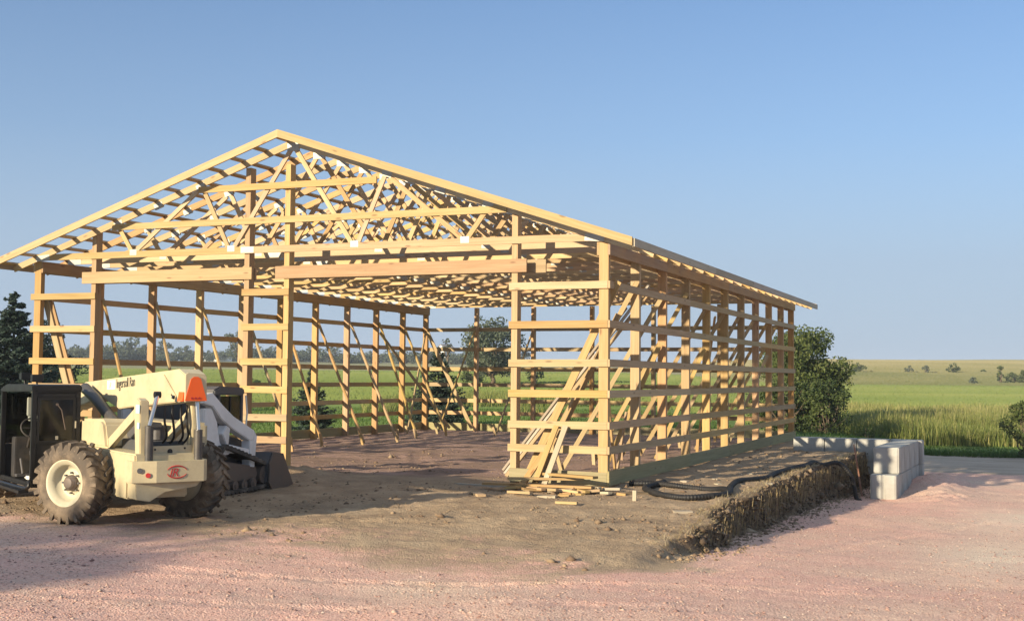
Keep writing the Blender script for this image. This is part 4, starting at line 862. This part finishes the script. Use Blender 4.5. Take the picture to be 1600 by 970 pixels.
# ------------------------------------------------------------------ compact track loader
LD = empty('track_loader', (-6.28, -1.78, -0.12), math.atan2(0.995, -0.10))
tag(LD, 'white compact track loader with grey cab and dark bucket, half hidden behind the telehandler', 'loader')
for s in (-1, 1):
    ya, yb = (s*0.90, s*0.55) if s > 0 else (s*0.90, s*0.55)
    lo, hi = min(ya, yb), max(ya, yb)
    # belt outline: long low front, raised drive sprocket at the rear
    def belt(off):
        cs = [((-0.72, 0.30), 0.24), ((-2.02, 0.30), 0.24), ((-1.95, 0.62), 0.20)]
        cs = [((-0.60, 0.27), 0.20), ((-0.72, 0.20), 0.15), ((-1.95, 0.20), 0.15), ((-2.10, 0.40), 0.22), ((-1.90, 0.68), 0.14)]
        pts = []
        for (c, r_) in cs:
            for a in np.linspace(0, 2*math.pi, 40, endpoint=False): pts.append((c[0]+(r_+off)*math.cos(a), c[1]+(r_+off)*math.sin(a)))
        pts = sorted(set(pts)); hull = []
        for seq in (pts, pts[::-1]):
            h_ = []
            for p in seq:
                while len(h_) >= 2 and (h_[-1][0]-h_[-2][0])*(p[1]-h_[-2][1])-(h_[-1][1]-h_[-2][1])*(p[0]-h_[-2][0]) <= 0: h_.pop()
                h_.append(p)
            hull += h_[:-1]
        return hull
    def resample(poly, n):
        P = np.array(poly+[poly[0]]); dl = np.r_[0, np.cumsum(np.hypot(*np.diff(P, axis=0).T))]; u = np.linspace(0, dl[-1], n, endpoint=False)
        return np.stack([np.interp(u, dl, P[:, 0]), np.interp(u, dl, P[:, 1])], 1)
    N = 144; o_ = resample(belt(0.0), N); i_ = resample(belt(-0.045), N); tb = MB()
    cen = o_.mean(0)
    vs = []
    for q in range(N):
        nrm = o_[q]-i_[q]; nrm = nrm/np.linalg.norm(nrm); h_ = 0.028 if (q//2) % 2 else 0.0; oo = o_[q]+nrm*h_
        vs += [(oo[0], lo, oo[1]), (oo[0], hi, oo[1]), (i_[q][0], hi, i_[q][1]), (i_[q][0], lo, i_[q][1])]
    tb.add(vs, [(q*4+k, q*4+(k+1) % 4, ((q+1) % N)*4+(k+1) % 4, ((q+1) % N)*4+k) for q in range(N) for k in range(4)])
    trk = tb.build('track', M['track'], LD)
    mid = (lo+hi)/2
    fr = MB().prism([(-0.75, 0.30), (-0.80, 0.42), (-1.75, 0.55), (-2.0, 0.50), (-2.0, 0.22), (-0.80, 0.20)], lo+0.07, hi-0.05, 'y').build('track_frame', M['steel'], trk, 0.02)
    for xx, rr, zz in ((-0.60, 0.15, 0.27), (-0.95, 0.09, 0.15), (-1.25, 0.09, 0.15), (-1.55, 0.09, 0.15), (-1.83, 0.09, 0.15), (-2.08, 0.16, 0.40)):
        MB().cyl((xx, lo+0.03, zz), (xx, hi-0.03, zz), rr, 18).cyl((xx, lo+0.02, zz), (xx, hi-0.02, zz), rr*0.4, 12).build('track_roller', M['steel'], trk)
MB().prism([(-0.70, 0.32), (-0.75, 0.85), (-1.3, 0.95), (-2.35, 1.05), (-2.45, 0.40), (-2.2, 0.30)], -0.54, 0.54, 'y').build('body', M['darkgrey'], LD, 0.02)
tg = MB().prism([(-2.35, 1.05), (-2.46, 0.42), (-2.52, 0.45), (-2.50, 0.98), (-2.42, 1.10)], -0.50, 0.50, 'y').build('tailgate', M['darkgrey'], LD, 0.01)
g_ = MB()
for q in range(5): g_.box((-2.54, -0.42, 0.52+q*0.09), (-2.525, 0.42, 0.575+q*0.09))
g_.build('grille', M['redgrille'], tg)
for s in (-1, 1):
    a, b = (-0.82, -0.66) if s < 0 else (0.66, 0.82)
    MB().prism([(-2.42, 1.42), (-2.20, 1.42), (-2.03, 1.20), (-1.93, 0.86), (-1.60, 0.74), (-1.62, 0.66), (-2.20, 0.66), (-2.46, 0.80)], a+0.03, b-0.03, 'y').build('rear_tower', M['white'], LD, 0.015)
    arm = MB()
    outer = [(-2.48, 1.62), (-2.22, 1.66), (-1.95, 1.48), (-1.60, 1.28), (-0.86, 1.02), (-0.78, 0.92), (-0.86, 0.46), (-1.02, 0.46), (-1.08, 0.62), (-1.75, 0.76)]
    arm.prism([(-2.48, 1.50), (-2.45, 1.64), (-2.22, 1.66), (-1.92, 1.47), (-1.55, 1.27), (-0.86, 1.02), (-0.90, 0.86), (-1.02, 0.86), (-1.62, 1.08), (-1.95, 1.24), (-2.22, 1.45)], a, b, 'y')
    arm.prism([(-0.86, 1.018), (-0.77, 0.92), (-0.84, 0.40), (-1.00, 0.40), (-1.03, 0.856), (-0.905, 0.856)], a+0.002, b-0.002, 'y')
    arm.prism([(-1.03, 0.60), (-1.70, 0.70), (-1.76, 0.80), (-1.70, 0.83), (-1.03, 0.72)], a+0.004, b-0.004, 'y')
    arm.prism([(-1.76, 0.80), (-1.70, 0.83), (-1.66, 1.09), (-1.78, 1.14), (-1.90, 1.0)], a+0.006, b-0.006, 'y')
    arm.build('lift_arm', M['white'], LD, 0.012)
    MB().cyl((-2.1, (a+b)/2, 0.85), (-1.2, (a+b)/2*0.86, 0.72), 0.04, 12).build('lift_cylinder', M['tube'], LD)
lc = MB()
for (xx, yy) in ((-0.80, 0.5), (-0.80, -0.5), (-1.55, 0.5), (-1.55, -0.5)): lc.box((xx-0.04, yy-0.04, 0.9), (xx+0.04, yy+0.04, 1.66))
lcab = lc.build('cab', M['darkgrey'], LD, 0.01)
MB().prism([(-0.74, 1.64), (-0.78, 1.73), (-1.55, 1.76), (-1.75, 1.70), (-1.75, 1.62), (-0.80, 1.60)], -0.56, 0.56, 'y').build('cab_roof', M['darkgrey'], lcab, 0.02)
for s in (-1, 1): MB().box((-1.5, s*0.52-0.005, 0.98), (-0.85, s*0.52+0.005, 1.60)).build('side_window', M['clear'], lcab); 
for s in (-1, 1): MB().box((-1.20, s*0.535-0.006, 0.98), (-1.17, s*0.535+0.006, 1.60)).build('window_bar', M['black'], lcab)
MB().box((-1.575, -0.45, 1.2), (-1.565, 0.45, 1.6)).build('rear_window', M['clear'], lcab)
MB().box((-1.85, -0.5, 1.05), (-1.6, 0.5, 1.62)).build('cab_back', M['darkgrey'], lcab, 0.03)
MB().tube([(-0.72, -0.56, 1.60), (-0.70, -0.58, 1.3), (-0.72, -0.56, 0.95)], 0.015, 6).build('grab_rail', M['sticker'], lcab)
MB().box((-1.45, -0.25, 0.95), (-1.0, 0.25, 1.1)).box((-1.5, -0.25, 1.1), (-1.38, 0.25, 1.5)).build('seat', M['seat'], lcab, 0.03)
bk = MB()
prof = [(-0.46, 0.64), (-0.10, 0.60), (0.30, 0.02), (0.26, 0.0), (-0.50, 0.02), (-0.60, 0.14), (-0.58, 0.45)]
back = [(-0.10, 0.60), (-0.46, 0.64), (-0.58, 0.45), (-0.60, 0.14), (-0.50, 0.02), (0.30, 0.0)]
n = len(back); inn = [(-0.11, 0.585), (-0.45, 0.615), (-0.55, 0.44), (-0.57, 0.15), (-0.485, 0.045), (0.28, 0.02)]
bk.prism(back + inn[::-1], -0.93, 0.93, 'y')
bucket = bk.build('bucket', M['darkgrey'], LD)
for s in (-1, 1): MB().prism(prof, s*0.955-0.012, s*0.955+0.012, 'y').build('bucket_side', M['steel'], bucket)
MB().box((-0.80, -0.5, 0.15), (-0.61, 0.5, 0.55)).build('coupler', M['darkgrey'], LD, 0.01)

# ------------------------------------------------------------------ plants
def leaf_quads(c, size, nrm=None, flat=0.0):
    n = len(c); a = RNG.normal(size=(n, 3)); a /= np.linalg.norm(a, axis=1, keepdims=True)
    b = RNG.normal(size=(n, 3)); b -= (b*a).sum(1, keepdims=True)*a; b /= np.linalg.norm(b, axis=1, keepdims=True)
    if flat: a[:, 2] *= (1-flat); b[:, 2] *= (1-flat)
    s = size[:, None]
    V = np.stack([c-a*s, c-b*s*0.55, c+a*s, c+b*s*0.55], 1)
    return V.reshape(-1, 3), np.arange(4*n).reshape(n, 4)
def crown_mesh(name, centers, radii, per, leaf, m, parent, squash=0.8):
    cs = []; tn = []
    for c, r in zip(centers, radii):
        n = int(per*(r**2)) + 12; dd_ = RNG.normal(size=(n, 3)); dd_ /= np.linalg.norm(dd_, axis=1, keepdims=True)
        rr = r*RNG.uniform(0.35, 1.0, n)**0.5*(1+0.25*RNG.normal(size=n)*0.5)
        p = np.array(c)[None] + dd_*rr[:, None]*np.array([1, 1, squash]); cs.append(p)
        tn.append(np.clip(RNG.uniform(0.2, 0.75) + RNG.normal(0, 0.16, n), 0, 1))
    c = np.concatenate(cs); t_ = np.concatenate(tn)
    V, f = leaf_quads(c, RNG.uniform(0.6, 1.3, len(c))*leaf)
    return npmesh(name, V, f, m, parent, fattr={'tint': t_})
def limb(mb, p, q, r0, r1, wob=0.1):
    p, q = Vector(p), Vector(q); pts = []; n = 6
    for i in range(n+1):
        t = i/n; off = Vector((random.uniform(-1, 1), random.uniform(-1, 1), random.uniform(-0.3, 0.3)))*wob*math.sin(math.pi*t)
        pts.append(p.lerp(q, t)+off)
    mb.tube(pts, r0, 7, [r0+(r1-r0)*i/n for i in range(n+1)])
def broad_tree(name, x, y, z, h, rad, label, cat='tree', group=None, nclump=46, leaf=0.09, per=220, m='leaf', low=0.28, seed=1, squash=1.0, top_flat=0.0, fork=True):
    global RNG
    RNG = np.random.default_rng(seed); random.seed(seed)
    t = empty(name, (x, y, z)); tag(t, label, cat, group)
    cen = []; rad_ = []
    zc = h*(low+1)/2; hz = h*(1-low)/2
    while len(cen) < nclump:
        p = RNG.uniform(-1, 1, 3); q = np.linalg.norm(p)
        if q > 1 or q < 0.35: continue
        lump = 0.80 + 0.28*math.sin(3*math.atan2(p[1], p[0])+seed) * (1-abs(p[2]))
        cen.append((p[0]*rad*lump, p[1]*rad*lump, zc+p[2]*hz*0.92)); rad_.append(rad*RNG.uniform(0.16, 0.30))
    mb = MB(); r0 = 0.035*h + 0.02
    limb(mb, (0, 0, -0.3), (0.03*h, 0.0, h*low*1.05), r0, r0*0.75, 0.04*h)
    limb(mb, (0.03*h, 0, h*low*1.0), (0.0, 0.02*h, h*0.82), r0*0.75, r0*0.15, 0.05*h)
    for i in range(0, nclump, 2): limb(mb, (0.02*h, 0, h*(low*0.8+0.12*random.random())), cen[i], r0*0.35, r0*0.06, 0.05*h)
    mb.build('trunk', M['bark'], t)
    crown_mesh('crown', cen, rad_, per/(leaf/0.09)**2, leaf, M[m], t)
    return t
def spruce(name, x, y, z, h, rad, label, seed=1, leaf=0.07, group=None, dens=1.0):
    global RNG
    RNG = np.random.default_rng(seed); random.seed(seed)
    t = empty(name, (x, y, z)); tag(t, label, 'spruce', group)
    mb = MB(); mb.cyl((0, 0, -0.3), (0, 0, h*0.97), 0.03*h*0.6+0.03, 8, 0.01); mb.build('trunk', M['bark'], t)
    cs = []; tn = []
    tiers = int(h*3.4)+6
    for k in range(tiers):
        fz = k/(tiers-1); zz = h*(0.04+0.95*fz); rr = rad*(1-fz)**0.85*RNG.uniform(0.85, 1.12) + 0.06
        nb = max(6, int(10+rr*11))
        for j in range(nb):
            zz = h*(0.03+0.95*np.clip(fz+RNG.normal(0, 0.6/tiers), 0, 1)); a = RNG.uniform(0, 2*np.pi); ln = rr*RNG.uniform(0.55, 1.12); n = int((ln*120+12)*dens)
            u = RNG.uniform(0.1, 1, n)**0.7; wd = 0.22*ln*(1-u*0.6)+0.03
            side_ = RNG.normal(0, 0.5, n)*wd; drop = -0.10*ln*np.sin(u*2.2) + 0.10*ln*u**3 + RNG.normal(0, 0.025, n) - np.abs(side_)*0.25
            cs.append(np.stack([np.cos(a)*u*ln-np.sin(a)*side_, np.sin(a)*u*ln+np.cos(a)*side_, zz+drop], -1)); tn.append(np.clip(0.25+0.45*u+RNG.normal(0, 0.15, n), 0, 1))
    c = np.concatenate(cs); V, f = leaf_quads(c, RNG.uniform(0.6, 1.3, len(c))*leaf, flat=0.45)
    npmesh('crown', V, f, M['needle'], t, fattr={'tint': np.concatenate(tn)})
    return t
def fz_(x, y): return float(far_z(np.array([x]), np.array([y]))[0])
def at(u, dist): return place((u-800)/1930.2, dist)

x, y = at(22, 45); spruce('spruce_tree', x, y, -0.2, 5.0, 2.35, 'tall dark spruce at the far left edge behind the telehandler cab', 3, 0.075)
x, y = at(82, 54); broad_tree('broadleaf_tree', x, y, 0, 4.4, 1.25, 'dark rounded tree just right of the tall spruce on the left', 'tree', None, 60, 0.08, 520, 'needle', 0.05, 5)
x, y = at(489, 41); spruce('spruce_tree', x, y, -0.05, 2.15, 0.95, 'small blue green spruce behind the middle of the left wall', 7, 0.05)
x, y = at(686, 47.5); spruce('spruce_tree', x, y, -0.05, 3.0, 1.35, 'small spruce behind the back left corner of the barn', 9, 0.055)
x, y = at(652, 50); broad_tree('shrub', x, y, 0, 1.2, 0.8, 'green shrub left of the small spruce at the back left corner', 'shrub', None, 18, 0.07, 260, 'shrubleaf', 0.02, 10)
x, y = at(392, 95); broad_tree('shrub', x, y, fz_(x, y)-0.1, 1.1, 0.85, 'lone dark round bush on the green field seen over the loader', 'shrub', None, 16, 0.09, 240, 'shrubleaf', 0.0, 12)
x, y = at(1256, 62); broad_tree('broadleaf_tree', x, y, -1.2, 5.6, 2.6, 'leafy tree standing at the back right corner of the barn', 'tree', None, 120, 0.085, 460, 'leaf', 0.12, 13)
x, y = at(1288, 57); broad_tree('shrub', x, y, -1.25, 3.2, 1.3, 'dense dark bush below the leafy tree at the back right corner', 'shrub', None, 70, 0.075, 460, 'shrubleaf', 0.0, 14)
x, y = at(1222, 58); broad_tree('shrub', x, y, -1.25, 3.4, 1.6, 'bush hidden partly behind the right wall beside the leafy tree', 'shrub', None, 56, 0.075, 400, 'shrubleaf', 0.0, 15)
x, y = at(1352, 56); broad_tree('weed_clump', x, y, -1.28, 1.15, 0.6, 'low weedy clump behind the return wall right of the dark bush', 'weeds', None, 16, 0.05, 420, 'shrubleaf', 0.0, 16)
x, y = at(1603, 43); broad_tree('shrub', x, y, -0.85, 2.05, 0.85, 'bush at the right edge of the picture beyond the road', 'shrub', None, 40, 0.055, 420, 'leaf', 0.0, 17)
x, y = at(768, 120); broad_tree('cottonwood_tree', x, y, fz_(x, y)-0.3, 7.2, 3.7, 'big spreading tree on the field behind the back wall', 'tree', None, 80, 0.15, 300, 'farleaf', 0.12, 18)
x, y = at(699, 160); broad_tree('broadleaf_tree', x, y, fz_(x, y)-0.2, 5.2, 0.95, 'slim upright tree left of the big spreading tree', 'tree', None, 18, 0.16, 260, 'farleaf', 0.5, 19)
x, y = at(742, 125); broad_tree('shrub', x, y, fz_(x, y)-0.2, 2.0, 1.8, 'bushy thicket at the foot of the big spreading tree', 'shrub', None, 26, 0.13, 240, 'shrubleaf', 0.0, 20)
x, y = at(838, 128); broad_tree('shrub', x, y, fz_(x, y)-0.2, 2.2, 1.3, 'bush right of the foot of the big spreading tree', 'shrub', None, 20, 0.13, 240, 'shrubleaf', 0.0, 21)
x, y = at(372, 300); broad_tree('broadleaf_tree', x, y, fz_(x, y)-0.2, 9.0, 4.2, 'pale taller tree in the far tree line above the telehandler boom', 'tree', None, 30, 0.35, 260, 'farleaf', 0.15, 22)
# the far tree line on the left: three trees, copied
protos = []
for i, (h_, r_) in enumerate(((7.0, 5.0), (6.0, 6.5), (8.5, 4.5))):
    x, y = at(150+i*30, 400); protos.append(broad_tree('far_tree', x, y, fz_(x, y)-0.3, h_, r_, 'small far off tree in the hazy line along the left horizon', 'tree', 'trees of the far tree line', 34, 0.5, 330, 'farleaf', 0.0, 30+i))
random.seed(5)
for i in range(66):
    u = 108 + i*10.8 + random.uniform(-5, 5)
    if 380 < u < 0: continue
    src = protos[i % 3]; x, y = at(u, random.uniform(380, 460)); r = src.copy(); COL.objects.link(r); sc = random.uniform(0.55, 1.0); r.scale = (sc*1.1, sc*1.1, sc*random.uniform(0.6, 0.95))
    r.location = (x, y, fz_(x, y)-0.3); r.rotation_euler = (0, 0, random.uniform(0, 6))
    for ch_ in list(src.children): k = ch_.copy(); COL.objects.link(k); k.parent = r
# bushes and small trees on the right hill
hb = [(1341, 277, 2.3, 1.9, 'round bush on the golden hill right of the leafy corner tree'), (1421, 277, 2.0, 1.1, 'thin grey bush on the golden hill beyond the concrete blocks'), (1447, 275, 2.2, 1.0, 'pale airy sapling beside the thin grey bush on the hill'),
      (1490, 279, 2.5, 1.6, 'dark pointed bush standing alone on the golden hill'), (1536, 285, 1.0, 0.8, 'tiny dark bush between the pointed bush and the tall hill tree'), (1563, 226, 4.0, 0.9, 'tall narrow tree on the hillside near the right edge'),
      (1582, 226, 2.2, 2.0, 'low wide bush beside the tall narrow hill tree'), (1602, 226, 3.3, 1.3, 'bush on the hillside at the right edge of the picture'), (1519, 222, 1.5, 1.2, 'greyish low bush near the field edge below the hill')]
for i, (u, dist, h_, r_, lab) in enumerate(hb):
    x, y = at(u, dist); broad_tree('hill_bush', x, y, fz_(x, y)-0.3, h_, r_, lab, 'shrub', None, 22, 0.20, 420 if i not in (1, 2) else 130, 'farleaf' if i in (1, 2, 8) else 'shrubleaf', 0.0, 60+i)
# trees standing behind the photographer on the left; their shade falls on the yard
broad_tree('yard_tree', -13.0, -30.4, 0.1, 6.65, 3.0, 'broad yard tree with a bare lower trunk standing in front of the gravel yard', 'tree', None, 120, 0.16, 300, 'leaf', 0.5, 90)

# grass
RNG = np.random.default_rng(5)
def strip_points(n, t0, t1, th0, th1):
    t = np.sqrt(RNG.uniform(t0**2, t1**2, n)); th = RNG.uniform(th0, th1, n)
    return CAM[0]+F2[0]*t+Rv2[0]*th*t, CAM[1]+F2[1]*t+Rv2[1]*th*t, t, th
x, y, t_, th_ = strip_points(110000, 58, 88, 0.22, 0.50)
ok = t_ > 60 + 3*fbm(x*0.15, y*0.15, 101, 3)
x, y, t_ = x[ok], y[ok], t_[ok]
tn = np.clip(0.35 + 0.55*fbm(x*0.10, y*0.10, 102, 4) + RNG.normal(0, 0.22, len(x)) , 0, 1)
tag(blades('tall_grass', x, y, far_z(x, y)-0.05, RNG.uniform(0.55, 1.35, len(x))*(1+0.5*fbm(x*0.2, y*0.2, 103, 3)), RNG.uniform(0.025, 0.05, len(x)), RNG.uniform(0.05, 0.6, len(x)), M['tallgrass'], tint=tn),
    'band of tall seeding grass between lawn and green field', 'grass', kind='stuff')
x, y, t_, th_ = strip_points(16000, 58, 82, -0.12, 0.14)
ok = fbm(x*0.08, y*0.05, 105, 3) > -0.02; x, y = x[ok], y[ok]
tag(blades('rough_grass', x, y, far_z(x, y)-0.05, RNG.uniform(0.3, 0.8, len(x)), RNG.uniform(0.03, 0.06, len(x)), RNG.uniform(0.1, 0.6, len(x)), M['tallgrass'], tint=np.clip(RNG.normal(0.3, 0.2, len(x)), 0, 1)),
    'rough unmown grass beyond the lawn behind the back wall', 'grass', kind='stuff')
x = RNG.uniform(1.5, 14, 26000); y = 26.2 + np.abs(RNG.normal(0, 1.1, 26000)) + 0.3*fbm(x*0.5, x*0, 106, 3)
tag(blades('verge_grass', x, y, far_z(x, y)-0.03, RNG.uniform(0.10, 0.42, len(x)), RNG.uniform(0.015, 0.03, len(x)), RNG.uniform(0.1, 0.7, len(x)), M['shortgrass'], tint=np.clip(RNG.normal(0.25, 0.25, len(x)), 0, 1)),
    'weedy green verge along the far side of the road', 'grass', kind='stuff')
x, y, t_, th_ = strip_points(75000, 37, 66, -0.34, 0.5); ok = ~(((x > -13.6) & (y < 19.4)) | ((x > 1) & (y < 27)))
x, y = x[ok], y[ok]
tag(blades('lawn_grass', x, y, far_z(x, y)-0.02, RNG.uniform(0.05, 0.13, len(x)), RNG.uniform(0.02, 0.04, len(x)), RNG.uniform(0.1, 0.8, len(x)), M['shortgrass'], tint=np.clip(RNG.normal(0.5, 0.25, len(x)), 0, 1)),
    'short mown lawn grass behind the barn', 'grass', kind='stuff')

def tufts(name, x, y, hgt, wid, m, tint, label, cat):
    n = len(x); z = far_z(x, y); a = RNG.normal(-0.43, 0.18, n); px, py = np.cos(a)*wid, np.sin(a)*wid; jx = RNG.normal(0, 0.12, n)*hgt
    V = np.stack([np.stack([x-px, y-py, z-0.03], -1), np.stack([x+px, y+py, z-0.03], -1), np.stack([x+jx, y, z+hgt], -1)], 1).reshape(-1, 3)
    return tag(npmesh(name, V, np.arange(3*n).reshape(n, 3), m, fattr={'tint': tint}), label, cat, kind='stuff')
t_ = 72*(205/72)**RNG.uniform(0, 1, 170000); th_ = RNG.uniform(-0.46, 0.47, 170000); ok = (t_ > 86) | (th_ < 0.2); t_, th_ = t_[ok], th_[ok]
x = CAM[0]+F2[0]*t_+Rv2[0]*th_*t_; y = CAM[1]+F2[1]*t_+Rv2[1]*th_*t_
tn = np.clip(0.45 + 0.7*fbm(x*0.01+y*0.004, y*0.05-x*0.02, 107, 4) + RNG.normal(0, 0.05, len(x)), 0, 1)
tufts('crop_rows', x, y, RNG.uniform(0.06, 0.15, len(x))*(0.5+t_/150), RNG.uniform(0.5, 1.2, len(x))*t_*0.0014, M['crop'], tn, 'low green crop covering the field behind the barn', 'crop')
x, y, t_, th_ = strip_points(90000, 205, 470, 0.16, 0.47)
tn = np.clip(0.45 + 0.5*sst(230, 330, t_) - 0.25 + 0.9*fbm(x*0.01, y*0.02, 108, 4) + RNG.normal(0, 0.06, len(x)), 0, 1)
tufts('pasture_grass', x, y, RNG.uniform(0.15, 0.4, len(x)), RNG.uniform(0.4, 0.9, len(x)), M['pasture'], tn, 'dry golden pasture grass over the low hill', 'grass')
# far farm buildings
def farm(name, u, dist, wd, dp, hw, hr, label, rz=0.3):
    x, y = at(u, dist); t = empty(name, (x, y, fz_(x, y)-0.2), rz); tag(t, label, 'building')
    MB().box((-wd/2, -dp/2, 0), (wd/2, dp/2, hw)).prism([(-wd/2, hw), (wd/2, hw), (0, hw+hr*0.98)], -dp/2+0.02, dp/2-0.02, 'y').build('wall', M['farwall'], t)
    MB().prism([(-wd/2-0.3, hw), (0, hw+hr), (wd/2+0.3, hw), (wd/2+0.3, hw+0.15), (0, hw+hr+0.2), (-wd/2-0.3, hw+0.15)], -dp/2-0.3, dp/2+0.3, 'y').build('roof', M['farroof'], t)
    for q in (-0.28, 0.28): MB().box((wd*q-0.6, -dp/2-0.06, hw*0.4), (wd*q+0.6, -dp/2-0.01, hw*0.8)).build('window', M['black'], t)
farm('farmhouse', 697, 430, 4, 5, 5.0, 1.6, 'small white gabled farmhouse far beyond the back left corner', -0.3)
farm('farm_shed', 338, 420, 11, 6, 1.5, 0.8, 'long low white shed on the left horizon above the telehandler', YAW)

# hazy evening air over the whole place
hz_m = bpy.data.materials.new('evening haze'); hz_m.use_nodes = True; t_ = hz_m.node_tree; t_.nodes.clear()
ho = t_.nodes.new('ShaderNodeOutputMaterial'); hv = t_.nodes.new('ShaderNodeVolumePrincipled')
hv.inputs['Density'].default_value = 0.00036; hv.inputs['Color'].default_value = (0.76, 0.86, 1.0, 1)
t_.links.new(hv.outputs[0], ho.inputs['Volume'])
tag(MB().box((-1500, -70, -3.2), (950, 1450, 17)).build('haze', hz_m), kind='stuff')
